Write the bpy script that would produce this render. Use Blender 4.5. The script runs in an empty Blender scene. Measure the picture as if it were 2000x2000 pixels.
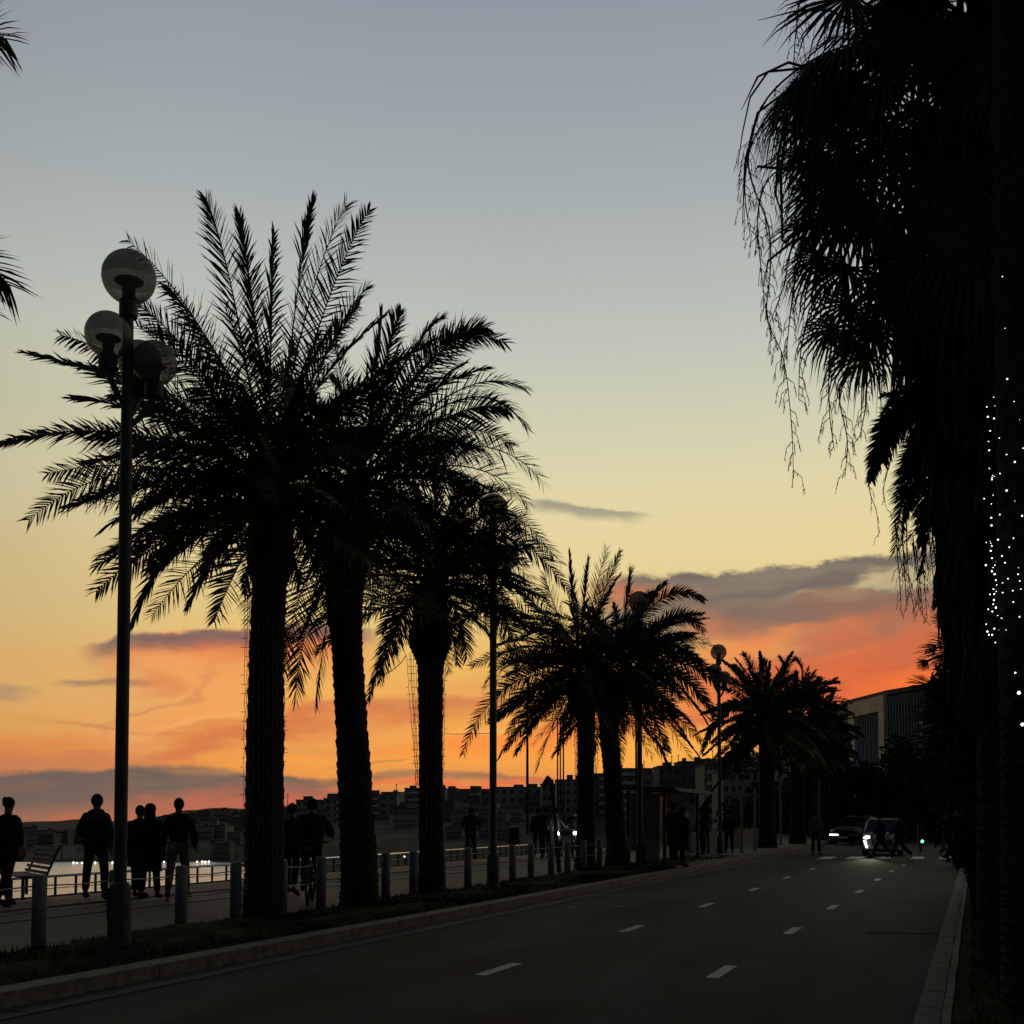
import bpy, math, random
from mathutils import Vector, Matrix, noise
R = math.radians
C = bpy.context.scene.collection
SC = bpy.context.scene
random.seed(7)

# ---------------------------------------------------------------- camera frame
F = 2167.0                 # focal length in photo pixels (2000 px wide)
CX, CY = 1000.0, 1500.0    # optical centre
TH = R(22.66); PH = R(2.457)
EYE = 1.64                 # metres above the road; paved ground is at ZV
ZV = 0.14
cam_pos = Vector((0, 0, EYE))
fwd_h = Vector((-math.sin(TH), math.cos(TH), 0))
RT = Vector((math.cos(TH), math.sin(TH), 0))
FW = fwd_h * math.cos(PH) + Vector((0, 0, math.sin(PH)))
UP = RT.cross(FW)
def ray(px, py):
    return FW + RT * ((px - CX) / F) + UP * ((CY - py) / F)
def at(px, py, d):                   # point d metres ahead of the camera plane
    return cam_pos + ray(px, py) * d
def gnd(px, py, z=ZV):               # point on a level plane
    r = ray(px, py)
    return cam_pos + r * ((z - EYE) / r.z)
def depth(p):
    return (Vector(p) - cam_pos).dot(FW)

cam = bpy.data.cameras.new('camera'); co = bpy.data.objects.new('camera', cam); C.objects.link(co)
cam.sensor_width = 36; cam.sensor_fit = 'HORIZONTAL'; cam.lens = F / 2000 * 36
cam.shift_y = 0.25; cam.clip_start = 0.1; cam.clip_end = 9000
m = Matrix((RT, UP, -FW)).transposed().to_4x4(); m.translation = cam_pos
co.matrix_world = m
SC.camera = co
SC.view_settings.view_transform = 'Standard'; SC.view_settings.look = 'None'
SC.view_settings.exposure = 0; SC.view_settings.gamma = 1
SC.cycles.max_bounces = 5; SC.cycles.transparent_max_bounces = 12

# ---------------------------------------------------------------- sky (world)
def lin(c):
    return tuple(((v/255)/12.92 if v/255 <= .04045 else ((v/255+.055)/1.055)**2.4) for v in c) + (1,)
W = bpy.data.worlds.new("World"); SC.world = W; W.use_nodes = True
NT = W.node_tree; NT.nodes.clear()
def nd(t, **k):
    n = NT.nodes.new(t)
    for a, v in k.items(): setattr(n, a, v)
    return n
def lk(a, b): NT.links.new(a, b)
def put(sock, v):
    if isinstance(v, bpy.types.NodeSocket): lk(v, sock)
    else: sock.default_value = v
def M(op, a, b=0.0, c=0.0):
    n = nd('ShaderNodeMath', operation=op)
    put(n.inputs[0], a); put(n.inputs[1], b)
    if len(n.inputs) > 2: put(n.inputs[2], c)
    return n.outputs[0]
def smooth(v, a, b):
    n = nd('ShaderNodeMapRange', interpolation_type='SMOOTHSTEP')
    put(n.inputs['Value'], v); n.inputs['From Min'].default_value = a; n.inputs['From Max'].default_value = b
    return n.outputs['Result']
def mixc(f, a, b):
    n = nd('ShaderNodeMix', data_type='RGBA'); n.clamp_factor = True
    put(n.inputs[0], f); put(n.inputs[6], a); put(n.inputs[7], b)
    return n.outputs[2]
tc = nd('ShaderNodeTexCoord'); sp = nd('ShaderNodeSeparateXYZ'); lk(tc.outputs['Generated'], sp.inputs[0])
AZ = M('MULTIPLY', M('ARCTAN2', sp.outputs[0], sp.outputs[1]), 57.29578)       # degrees, 0 = along the road
EL = M('MULTIPLY', M('ARCSINE', sp.outputs[2]), 57.29578)
def azel(px, py):
    r = ray(px, py).normalized()
    return math.degrees(math.atan2(r.x, r.y)), math.degrees(math.asin(r.z))
ramp = nd('ShaderNodeValToRGB'); cr = ramp.color_ramp; cr.interpolation = 'EASE' if False else 'LINEAR'
stops = [(1600,(205,125,78)),(1560,(222,138,74)),(1480,(240,160,78)),(1400,(242,168,84)),(1300,(236,183,100)),(1200,(231,202,130)),(1080,(231,212,157)),
         (960,(224,213,168)),(840,(210,208,177)),(700,(195,198,184)),(560,(182,187,182)),(400,(168,175,176)),(200,(155,163,169)),(0,(145,154,164))]
EMAX = 90.0
els = [(max(0, azel(1000, y)[1]) / EMAX, c) for y, c in stops] + [(44/EMAX,(82,94,112)), (56/EMAX,(40,48,62)), (1.0,(22,28,40))]
while len(cr.elements) < len(els): cr.elements.new(0.5)
for e, (p, c) in zip(cr.elements, els):
    e.position = min(1, p); e.color = lin(c)
lk(M('DIVIDE', EL, EMAX), ramp.inputs[0])
col = ramp.outputs[0]
# domain warp + streak textures, in azimuth / elevation
def vec(x, y, z=0.0):
    n = nd('ShaderNodeCombineXYZ'); put(n.inputs[0], x); put(n.inputs[1], y); put(n.inputs[2], z); return n.outputs[0]
def noi(v, scale, detail=4, rough=.5):
    n = nd('ShaderNodeTexNoise'); lk(v, n.inputs['Vector']); n.inputs['Scale'].default_value = scale
    n.inputs['Detail'].default_value = detail; n.inputs['Roughness'].default_value = rough; return n.outputs['Fac']
n1 = noi(vec(AZ, M('MULTIPLY', EL, 3.0)), .13, 4, .5)
n2 = noi(vec(AZ, M('MULTIPLY', EL, 3.0), 7.3), .15, 4, .5)
n3 = noi(vec(AZ, M('MULTIPLY', EL, 2.2), 3.1), .8, 5, .6)
stk = noi(vec(M('MULTIPLY', AZ, .16), M('ADD', EL, M('MULTIPLY', AZ, -.05)), 1.7), 1.1, 5, .6)
WA = M('ADD', AZ, M('MULTIPLY', M('SUBTRACT', n1, .5), 9.0))
WE = M('ADD', EL, M('ADD', M('MULTIPLY', M('SUBTRACT', n2, .5), 2.6), M('MULTIPLY', M('SUBTRACT', n3, .5), .55)))
def blob(cx, cy, rx, ry, rot, color, op, soft=.45, streak=0.0):
    a0, e0 = azel(cx, cy); k = abs(azel(cx + 50, cy)[0] - azel(cx - 50, cy)[0]) / 100
    c, s = math.cos(R(rot)), math.sin(R(rot))
    dx = M('SUBTRACT', WA, a0); dy = M('SUBTRACT', WE, e0)
    u = M('ADD', M('MULTIPLY', dx, c / (rx * k)), M('MULTIPLY', dy, s / (rx * k)))
    v = M('ADD', M('MULTIPLY', dx, -s / (ry * k)), M('MULTIPLY', dy, c / (ry * k)))
    r = M('SQRT', M('ADD', M('MULTIPLY', u, u), M('MULTIPLY', v, v)))
    f = smooth(r, 1 + soft, 1 - soft)
    if streak: f = M('MULTIPLY', f, M('ADD', 1 - streak, M('MULTIPLY', smooth(stk, .35, .62), streak)))
    f = M('MULTIPLY', f, op)
    global col
    col = mixc(f, col, lin(color))
def edge(pts, h, color, op, soft_top=.12, soft_bot=.8, x0=None, x1=None, fx=60, streak=0.0, wn=0.35):
    """cloud bank whose crisp upper edge follows a line of sky directions"""
    ae = sorted(azel(*p) for p in pts)
    fc = nd('ShaderNodeFloatCurve'); cm = fc.mapping; cu = cm.curves[0]
    a0, a1 = ae[0][0], ae[-1][0]; emin = min(e for a, e in ae) - 1; emax = max(e for a, e in ae) + 1
    P = [((a - a0) / (a1 - a0), (e - emin) / (emax - emin)) for a, e in ae]
    cu.points[0].location = P[0]; cu.points[1].location = P[-1]
    for p in P[1:-1]: cu.points.new(*p)
    cm.use_clip = False; cm.update()
    lk(M('DIVIDE', M('SUBTRACT', AZ, a0), a1 - a0), fc.inputs['Value'])
    top = M('ADD', M('MULTIPLY', fc.outputs[0], emax - emin), emin)
    e2 = M('ADD', EL, M('ADD', M('MULTIPLY', M('SUBTRACT', n3, .5), wn * 1.6), M('MULTIPLY', M('SUBTRACT', n2, .5), wn)))
    dd = M('SUBTRACT', top, e2)                   # degrees below the edge
    f = M('MULTIPLY', smooth(dd, -soft_top, soft_top), smooth(dd, h, h * (1 - soft_bot)))
    k = .0264 * fx
    f = M('MULTIPLY', f, M('MULTIPLY', smooth(AZ, a0, a0 + k), smooth(AZ, a1, a1 - k)))
    if streak: f = M('MULTIPLY', f, M('ADD', 1 - streak, M('MULTIPLY', smooth(stk, .35, .62), streak)))
    f = M('MULTIPLY', f, op)
    global col
    col = mixc(f, col, lin(color))
# left part: warm veil under the high haze, then banks
blob(-40, 1130, 420, 150, 0, (208,182,130), .65, .9)
blob(-80, 850, 420, 190, 0, (186,184,156), .45, .9)
blob(40, 1330, 320, 90, 0, (222,176,112), .6, .8)
blob(60, 1420, 300, 40, 0, (224,166,92), .6, .8)
blob(330, 1385, 190, 60, 22, (242,162,90), .7, .8)
blob(120, 1475, 420, 36, 6, (226,138,78), .85, .7, .3)
blob(430, 1448, 260, 14, 14, (212,114,72), .7, .8)
blob(60, 1500, 260, 22, 2, (200,128,84), .7, .7)
edge([(150,1275),(180,1268),(240,1258),(300,1240),(400,1234),(480,1230),(620,1225),(760,1250)], 3.0, (230,114,68), .85, .2, .85, fx=110, streak=.2)
blob(300, 1300, 110, 26, -12, (246,160,94), .65, .7)
blob(395, 1318, 130, 26, 10, (242,162,92), .6, .8)
blob(250, 1385, 90, 70, 62, (226,172,108), .5, .8)
edge([(140,1262),(210,1250),(260,1234),(330,1238),(400,1231),(480,1229),(620,1218),(760,1235)], 1.25, (124,100,96), .95, .14, .8, fx=70, streak=.15)
edge([(85,1330),(150,1329),(240,1327),(330,1333)], .42, (160,126,100), .8, .10, .8, fx=60, wn=.15)
blob(290, 1334, 46, 12, 0, (226,128,76), .6, .6)
blob(10, 1343, 60, 14, 0, (166,140,112), .6, .6)
edge([(-600,1530),(0,1510),(110,1506),(190,1508),(250,1498),(330,1495),(400,1496),(480,1506),(620,1524),(720,1532)], 2.9, (110,97,90), .97, .18, .55, fx=110, streak=.1)
blob(330, 1590, 260, 26, 8, (182,106,82), .85, .7)
blob(60, 1595, 160, 12, 6, (148,106,88), .5, .7)
blob(560, 1572, 150, 26, 4, (204,110,80), .8, .7)
# centre
blob(700, 1400, 260, 20, 4, (212,118,74), .8, .8, .35)
blob(640, 1470, 160, 14, -4, (226,152,84), .6, .8)
blob(960, 1340, 160, 22, 4, (230,160,90), .5, .8)
blob(1080, 1455, 300, 22, 3, (255,136,58), .85, .8, .3)
blob(1250, 1415, 180, 24, 5, (250,126,64), .9, .7, .2)
blob(1360, 1402, 90, 15, 5, (198,120,82), .8, .7)
blob(1280, 1465, 260, 30, 2, (255,178,74), .7, .8)
blob(760, 1488, 320, 18, 2, (250,162,72), .6, .8)
edge([(560,1530),(650,1519),(760,1508),(860,1506),(960,1510),(1080,1524),(1180,1540)], .62, (156,114,84), .9, .12, .75, fx=90, streak=.35)
blob(900, 1531, 210, 6, 1, (236,112,74), .8, .7)
blob(740, 1495, 60, 3, 4, (176,128,84), .6, .7)
# right: big bank, orange underside
blob(1700, 1400, 420, 70, 10, (255,178,80), .9, .6)
blob(1560, 1330, 360, 62, 6, (230,122,72), .92, .6)
blob(1740, 1310, 300, 78, 12, (226,110,64), .95, .5)
blob(1880, 1330, 340, 44, 17, (255,122,52), .95, .7)
blob(1840, 1392, 300, 26, 17, (255,176,84), .9, .8)
edge([(1130,1152),(1190,1134),(1240,1128),(1300,1122),(1370,1113),(1440,1111),(1470,1112),(1510,1105),(1600,1104),(1680,1094),(1760,1086),(1900,1075),(2300,1040)],
     5.4, (112,101,98), .97, .20, .72, fx=90, wn=.7, streak=.12)
blob(1240, 1160, 90, 18, 0, (226,134,80), .6, .7)
blob(1620, 1150, 120, 6, 6, (178,158,126), .7, .7, .4)
blob(1750, 1140, 170, 13, 3, (212,194,144), .85, .7, .3)
edge([(1470,1186),(1520,1172),(1570,1155),(1640,1147),(1690,1151),(1730,1156),(1800,1150),(1950,1140),(2300,1120)], 4.6, (150,108,90), .85, .16, .75, fx=120, wn=.5, streak=.2)
blob(1520, 1215, 150, 34, -8, (136,106,94), .8, .8)
blob(1600, 1300, 180, 22, 14, (206,112,74), .6, .8, .4)
blob(1470, 1265, 90, 22, 8, (242,146,80), .85, .8)
blob(1630, 1255, 60, 26, 12, (226,118,68), .85, .8, .3)
blob(1790, 1240, 170, 34, 14, (216,110,68), .75, .8, .3)
blob(1700, 1210, 90, 16, 10, (196,110,78), .6, .8, .3)
blob(1445, 1230, 80, 20, -10, (204,122,84), .6, .8)
# thin wisps across the low glow
blob(330, 1360, 120, 7, 32, (206,122,84), .55, .9, .5)
blob(250, 1420, 150, 6, -6, (200,116,80), .55, .9, .5)
blob(420, 1400, 150, 8, 16, (250,180,104), .6, .9, .4)
blob(900, 1378, 190, 8, 5, (204,122,82), .6, .9, .5)
blob(1000, 1425, 150, 7, 8, (255,190,96), .6, .9, .4)
blob(1580, 1270, 170, 9, 16, (176,106,84), .6, .9, .5)
blob(1690, 1330, 170, 9, 18, (206,100,66), .6, .9, .5)
blob(1560, 1240, 120, 9, 10, (238,140,84), .5, .9, .5)
# small lens cloud
edge([(1010,986),(1050,979),(1100,980),(1140,990),(1190,996),(1270,1002)], .75, (152,146,128), .85, .10, .8, fx=60, wn=.3)
edge([(1100,994),(1160,997),(1220,1000),(1290,1004)], .35, (176,168,140), .6, .08, .8, fx=50, wn=.2)
# fade with distance in azimuth from the afterglow, darker night side behind the viewer
dz = M('ABSOLUTE', M('SUBTRACT', AZ, -2.0))
back = smooth(dz, 38.0, 150.0)
col = mixc(M('MULTIPLY', back, .98), col, lin((20,24,32)))
col = mixc(M('MULTIPLY', smooth(dz, 34.0, 80.0), .55), col, lin((60,66,74)))
bg = nd('ShaderNodeBackground'); lk(col, bg.inputs['Color']); bg.inputs['Strength'].default_value = 1.0
ow = nd('ShaderNodeOutputWorld'); lk(bg.outputs[0], ow.inputs[0])
# faint sun, already at the horizon behind the far hills
sd = bpy.data.lights.new('sun', 'SUN'); sd.energy = .03; sd.angle = R(8); sd.color = (1, .62, .35)
so = bpy.data.objects.new('sun', sd); C.objects.link(so)
so.rotation_euler = Vector((math.sin(R(-2)), math.cos(R(-2)), math.sin(R(2.5)))).to_track_quat('Z', 'Y').to_euler()

# ---------------------------------------------------------------- helpers
class MB:
    def __init__(s): s.v = []; s.f = []
    def add(s, vs, fs):
        o = len(s.v); s.v += [tuple(v) for v in vs]; s.f += [tuple(i + o for i in f) for f in fs]; return s
    def box(s, c, size, rz=0.0, taper=1.0):
        x, y, z = (d / 2 for d in size); c = Vector(c); co_, si = math.cos(rz), math.sin(rz)
        vs = []
        for dz in (-z, z):
            t = taper if dz > 0 else 1
            for dx, dy in ((-x,-y),(x,-y),(x,y),(-x,y)):
                dx *= t; dy *= t
                vs.append((c.x + dx*co_ - dy*si, c.y + dx*si + dy*co_, c.z + dz))
        return s.add(vs, [(3,2,1,0),(4,5,6,7),(0,1,5,4),(1,2,6,5),(2,3,7,6),(3,0,4,7)])
    def tube(s, pts, rad, n=8, cap=True):
        pts = [Vector(p) for p in pts]; N = len(pts)
        rads = rad if isinstance(rad, (list, tuple)) else [rad] * N
        if len(rads) != N: rads = [rads[0] + (rads[-1]-rads[0])*i/max(1, N-1) for i in range(N)]
        vs, fs = [], []
        ref = None
        for i, p in enumerate(pts):
            t = (pts[min(i+1, N-1)] - pts[max(i-1, 0)]).normalized()
            if ref is None: ref = Vector((0,0,1)) if abs(t.z) < .9 else Vector((1,0,0))
            a = (ref - t * ref.dot(t)).normalized(); b = t.cross(a); ref = a
            for k in range(n):
                an = 2*math.pi*k/n; vs.append(p + (a*math.cos(an) + b*math.sin(an)) * rads[i])
        for i in range(N-1):
            for k in range(n):
                k2 = (k+1) % n; fs.append((i*n+k, i*n+k2, (i+1)*n+k2, (i+1)*n+k))
        if cap: fs.append(tuple(range(n-1, -1, -1))); fs.append(tuple(range((N-1)*n, N*n)))
        return s.add(vs, fs)
    def lathe(s, c, prof, n=24):
        c = Vector(c); vs, fs = [], []
        for r, z in prof:
            for k in range(n):
                an = 2*math.pi*k/n; vs.append((c.x + r*math.cos(an), c.y + r*math.sin(an), c.z + z))
        for i in range(len(prof)-1):
            for k in range(n):
                k2 = (k+1) % n; fs.append((i*n+k, i*n+k2, (i+1)*n+k2, (i+1)*n+k))
        fs.append(tuple(range(n-1, -1, -1))); fs.append(tuple(range((len(prof)-1)*n, len(prof)*n)))
        return s.add(vs, fs)
    def ball(s, c, r, n=12, sz=(1,1,1)):
        prof = [(max(.001, math.sin(math.pi*i/(n)))*r, -math.cos(math.pi*i/n)*r) for i in range(n+1)]
        o = len(s.v); s.lathe((0,0,0), prof, n+4)
        c = Vector(c)
        for i in range(o, len(s.v)):
            v = s.v[i]; s.v[i] = (c.x+v[0]*sz[0], c.y+v[1]*sz[1], c.z+v[2]*sz[2])
        return s
    def xf(s, mat, o=0):
        for i in range(o, len(s.v)): s.v[i] = tuple(mat @ Vector(s.v[i]))
        return s
    def build(s, name, mat, parent=None, smooth=False, loc=None):
        me = bpy.data.meshes.new(name)
        vs = s.v
        if loc is not None: vs = [(a-loc[0], b-loc[1], c-loc[2]) for a, b, c in vs]
        me.from_pydata(vs, [], s.f); me.materials.append(mat); me.validate(); me.update()
        if smooth: me.polygons.foreach_set('use_smooth', [True]*len(me.polygons))
        o = bpy.data.objects.new(name, me); C.objects.link(o)
        if loc is not None: o.location = loc
        if parent: o.parent = parent
        return o
def tag(o, label=None, cat=None, group=None, kind=None):
    if label: o['label'] = label
    if cat: o['category'] = cat
    if group: o['group'] = group
    if kind: o['kind'] = kind
    return o
def thing(name, loc, label, cat, group=None, rz=0.0):
    o = bpy.data.objects.new(name, None); C.objects.link(o); o.location = loc; o.rotation_euler = (0,0,rz)
    o.empty_display_size = .2
    return tag(o, label, cat, group)
KIDS = {}
def copy_thing(src, loc, rz, label, group=None, kids=None):
    r = src.copy(); C.objects.link(r); r.location = loc; r.rotation_euler = (0,0,rz); r['label'] = label
    if group: r['group'] = group
    for ch in (kids if kids is not None else [c for c in bpy.data.objects if c.parent == src]):
        c = ch.copy(); C.objects.link(c); c.parent = r
        for g in [q for q in bpy.data.objects if q.parent == ch]:
            q = g.copy(); C.objects.link(q); q.parent = c
    return r

MATS = {}
def mat(name, base, rough=.8, var=.25, scale=6.0, bump=0.0, metal=0.0, spec=.3, emit=None, es=0.0, detail=4, col2=None, tr=0.0, alpha=1.0):
    if name in MATS: return MATS[name]
    m = bpy.data.materials.new(name); m.use_nodes = True; t = m.node_tree; b = t.nodes['Principled BSDF']
    b.inputs['Roughness'].default_value = rough; b.inputs['Metallic'].default_value = metal
    b.inputs['Specular IOR Level'].default_value = spec
    if tr: b.inputs['Transmission Weight'].default_value = tr
    if alpha < 1: b.inputs['Alpha'].default_value = alpha
    c1 = tuple(base) + (1,) if len(base) == 3 else base
    c2 = tuple(col2) + (1,) if col2 else tuple(max(0, v*(1-var*2)) for v in c1[:3]) + (1,)
    c3 = c1 if col2 else tuple(v*(1+var) for v in c1[:3]) + (1,)
    tcn = t.nodes.new('ShaderNodeTexCoord'); nz = t.nodes.new('ShaderNodeTexNoise')
    nz.inputs['Scale'].default_value = scale; nz.inputs['Detail'].default_value = detail; nz.inputs['Roughness'].default_value = .65
    t.links.new(tcn.outputs['Object'], nz.inputs['Vector'])
    rp = t.nodes.new('ShaderNodeValToRGB'); rp.color_ramp.elements[0].position = .3; rp.color_ramp.elements[1].position = .7
    rp.color_ramp.elements[0].color = c2; rp.color_ramp.elements[1].color = c3
    t.links.new(nz.outputs['Fac'], rp.inputs[0]); t.links.new(rp.outputs[0], b.inputs['Base Color'])
    if bump:
        bp = t.nodes.new('ShaderNodeBump'); bp.inputs['Strength'].default_value = bump; bp.inputs['Distance'].default_value = .02
        t.links.new(nz.outputs['Fac'], bp.inputs['Height']); t.links.new(bp.outputs[0], b.inputs['Normal'])
    if emit:
        b.inputs['Emission Color'].default_value = tuple(emit) + (1,); b.inputs['Emission Strength'].default_value = es
    MATS[name] = m; return m

leafm = mat('palm_leaf', (.035,.045,.02), .6, .4, 3, spec=.15)
deadm = mat('dead_leaf', (.05,.04,.025), .85, .4, 3, spec=.08)
barkm = mat('palm_bark', (.03,.026,.022), .95, .5, 14, .6, spec=.08)
polem = mat('pole_paint', (.028,.036,.04), .6, .15, 4)
asph = mat('asphalt', (.026,.0285,.031), .8, .35, 55, .5, detail=8, spec=.12)
t_ = asph.node_tree; b_ = t_.nodes['Principled BSDF']; src_ = b_.inputs['Base Color'].links[0].from_socket
tc_ = t_.nodes.new('ShaderNodeTexCoord'); nz_ = t_.nodes.new('ShaderNodeTexNoise'); nz_.inputs['Scale'].default_value = .45; nz_.inputs['Detail'].default_value = 7; nz_.inputs['Distortion'].default_value = .6
mpn = t_.nodes.new('ShaderNodeMapping'); mpn.inputs['Scale'].default_value = (1.6,.35,1); t_.links.new(tc_.outputs['Object'], mpn.inputs[0]); t_.links.new(mpn.outputs[0], nz_.inputs[0])
mr_ = t_.nodes.new('ShaderNodeMapRange'); mr_.inputs['From Min'].default_value = .35; mr_.inputs['From Max'].default_value = .68; mr_.inputs['To Min'].default_value = .4; mr_.inputs['To Max'].default_value = 1.95
t_.links.new(nz_.outputs['Fac'], mr_.inputs['Value'])
vm_ = t_.nodes.new('ShaderNodeVectorMath'); vm_.operation = 'SCALE'; t_.links.new(src_, vm_.inputs[0]); t_.links.new(mr_.outputs[0], vm_.inputs['Scale']); t_.links.new(vm_.outputs[0], b_.inputs['Base Color'])
pave = mat('paving', (.05,.049,.047), .8, .2, 2.5, .1, detail=8)
redp = mat('red_cycle_paving', (.12,.065,.055), .8, .2, 3, .1)
kerbm = mat('kerb_stone', (.105,.103,.098), .8, .3, 7, .3)
gutm = mat('gutter_concrete', (.05,.05,.048), .8, .3, 9, .2)
grassm = mat('grass_blades', (.03,.04,.012), .9, .5, 1.2, spec=.05)
soilm = mat('verge_soil', (.028,.027,.016), .98, .5, 3.5, .6, spec=.03)
paintm = mat('road_paint', (.40,.41,.41), .6, .25, 30)
whitem = mat('bollard_white', (.14,.155,.17), .7, .15, 5)
steelm = mat('rail_steel', (.9,.9,.88), .22, .1, 8, metal=1.0, spec=.6)
darkst = mat('dark_steel', (.022,.024,.026), .7, .2, 5, spec=.15)
# ---------------------------------------------------------------- ground, sea, road
def sheet(name, pts, z, m, label=None, cat=None, thick=0.0, struct=True):
    mb = MB(); n = len(pts)
    vs = [(x, y, z) for x, y in pts]
    if thick:
        vs += [(x, y, z - thick) for x, y in pts]
        fs = [tuple(range(n)), tuple(range(2*n-1, n-1, -1))] + [(i, i+n, (i+1) % n + n, (i+1) % n) for i in range(n)]
    else: fs = [tuple(range(n))]
    mb.add(vs, fs); o = mb.build(name, m)
    if struct: tag(o, kind='structure')
    return o
CT = math.cos(TH)
SH = 1.5 / 1.6 * CT          # picture-measured offsets to metres beside the road
LK, LG = 8.9*SH, 8.35*SH          # left kerb, gutter
RK = .55*SH
XR = -RK
YE = 58.0                          # end of the avenue stretch we see
sheet('ground', [(-17.0*SH,-40),(3000,-40),(3000,3000),(-17.0*SH,3000)], -.03, soilm)
sheet('road', [(-LG-.06,-20),(XR-.0,-20),(XR-.0,YE),(-LG-.06,YE)], 0.0, asph)
sheet('cross_road', [(-LG-1,YE+.0),(200,YE+.0),(200,YE+12),(-LG-1,YE+12)], -.006, asph)
# gutters
def strip(name, x0, x1, y0, y1, z0, z1, m, seg=1.0, jitter=.004, gap=.012):
    mb = MB(); y = y0; random.seed(int(abs(x0)*100))
    while y < y1:
        d = random.uniform(-jitter, jitter)
        mb.box(((x0+x1)/2 + d, y + seg/2, (z0+z1)/2 + d/2), (abs(x1-x0), seg - gap, z1-z0)); y += seg
    o = mb.build(name, m); tag(o, kind='structure'); return o
strip('gutter', -LG-.36, -LG, -15, YE, -.05, .012, gutm, 1.0)
strip('kerb', -LG-.66, -LG-.37, -15, YE, -.05, .15, kerbm, 1.0)
strip('kerb', XR, XR+.19, -15, YE-12, -.05, .03, kerbm, 1.0)
strip('kerb', XR+.215, XR+.28, -15, YE-12, -.05, .13, kerbm, 1.0)
# planted verge between road and promenade: gently mounded soil with grass
LV0, LV1 = LG+.67, 11.35*SH
def mound(name, x0, x1, y0, y1, z, h, nx=14, ny=160, m=soilm):
    mb = MB(); vs, fs = [], []
    for j in range(ny+1):
        for i in range(nx+1):
            x = x0 + (x1-x0)*i/nx; y = y0 + (y1-y0)*j/ny
            e = min(1, min(i, nx-i)/3)
            vs.append((x, y, z + e*(h*.6 + h*noise.noise(Vector((x*.8, y*.5, 0))) + .03*noise.noise(Vector((x*4, y*4, 3))))))
    for j in range(ny):
        for i in range(nx):
            a = j*(nx+1)+i; fs.append((a, a+1, a+nx+2, a+nx+1))
    mb.add(vs, fs); o = mb.build(name, m, smooth=True); tag(o, kind='structure'); return o
mound('verge', -LV0, -LV1, -5, 40, ZV-.012, .10)
mound('verge', XR+.29, 14, -5, 60, ZV-.02, .08, nx=30)
def grass(name, x0, x1, y0, y1, n, h, seed=1):
    random.seed(seed); mb = MB()
    for i in range(n):
        x = random.uniform(x0, x1); y = y0 + (y1-y0)*random.random()**1.4
        if noise.noise(Vector((x*.9, y*.7, 5))) < -.12 and random.random() < .8: continue
        a = random.uniform(0, 6.28); hh = h*random.uniform(.4, 1.3); w = .006 + .0006*y
        dx, dy = math.cos(a)*w, math.sin(a)*w; lx, ly = random.uniform(-.4,.4)*hh, random.uniform(-.4,.4)*hh
        z = ZV + .0
        mb.add([(x-dx,y-dy,z),(x+dx,y+dy,z),(x+lx,y+ly,z+hh)], [(0,1,2)])
    o = mb.build(name, grassm); tag(o, 'short dark grass on the planted verge', 'grass', kind='stuff'); return o
g1 = grass('verge_grass', -LV1+.05, -LV0-.08, 3, 40, 26000, .09, 3); g1['label'] = 'low dark grass on the verge between the palms and the left kerb'
g2 = grass('verge_grass', XR+.4, 2.6, 1.5, 40, 22000, .09, 4); g2['label'] = 'low dark grass on the verge right of the road'
# promenade
L1, L2, L3, LR = 14.5*SH, 16.3*SH, 17.6*SH, 34.0*SH
ZR = EYE - .0888 * LR / CT             # foot of the railing
sheet('pavement', [(-LV1+.0,-10),(-LV1+.0,400),(-L1,400),(-L1,-10)][::-1], ZV, pave)
sheet('cycle_path', [(-L1,-10),(-L1,400),(-L2,400),(-L2,-10)][::-1], ZV-.012, mat('path_grey', (.055,.054,.052), .8, .2, 3, .1))
mbk = MB()
for (xa, w) in ((L1, .14), (L2, .14)):
    mbk.box((-xa-w/2+.02, 195, ZV-.03), (w, 410, .09))
tag(mbk.build('promenade_kerb', kerbm), kind='structure')
mb = MB(); mb.add([(-L2-.12,-10,ZV+.004),(-L2-.12,400,ZV+.004),(-L3,400,ZV+.004),(-L3,-10,ZV+.004),(-LR-.6,-10,ZR-.02),(-LR-.6,400,ZR-.02)], [(1,0,3,2),(2,3,4,5)])
tag(mb.build('promenade', redp), kind='structure')
mb = MB(); mb.box((-LR-.55, 195, ZR-6.02), (.5, 410, 12)); tag(mb.build('sea_wall_base', kerbm), kind='structure')
# pedestrian slab near the bus stop
slab = sheet('bus_stop_pavement', [(-LV1+.02,31.2),(-LV1+.02,70),(-LV0,70),(-LV0,31.2)][::-1], ZV+.05, kerbm, thick=.2)
# sea
WZ = EYE - 11.25
seam = bpy.data.materials.new('sea_water'); seam.use_nodes = True
t = seam.node_tree; b = t.nodes['Principled BSDF']; b.inputs['Base Color'].default_value = (.74,.80,.84,1); b.inputs['Metallic'].default_value = .95
b.inputs['Roughness'].default_value = .2
tcn = t.nodes.new('ShaderNodeTexCoord'); mp = t.nodes.new('ShaderNodeMapping'); mp.inputs['Scale'].default_value = (.35,.8,1)
nz = t.nodes.new('ShaderNodeTexNoise'); nz.inputs['Scale'].default_value = 1.0; nz.inputs['Detail'].default_value = 6
bp = t.nodes.new('ShaderNodeBump'); bp.inputs['Strength'].default_value = 1.0; bp.inputs['Distance'].default_value = 1.3
t.links.new(tcn.outputs['Object'], mp.inputs[0]); t.links.new(mp.outputs[0], nz.inputs[0]); t.links.new(nz.outputs['Fac'], bp.inputs['Height']); t.links.new(bp.outputs[0], b.inputs['Normal'])
sheet('sea', [(-1500,-600),(-LR-.4,-600),(-LR-.4,1000),(-1500,1000)], WZ, seam)

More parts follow.
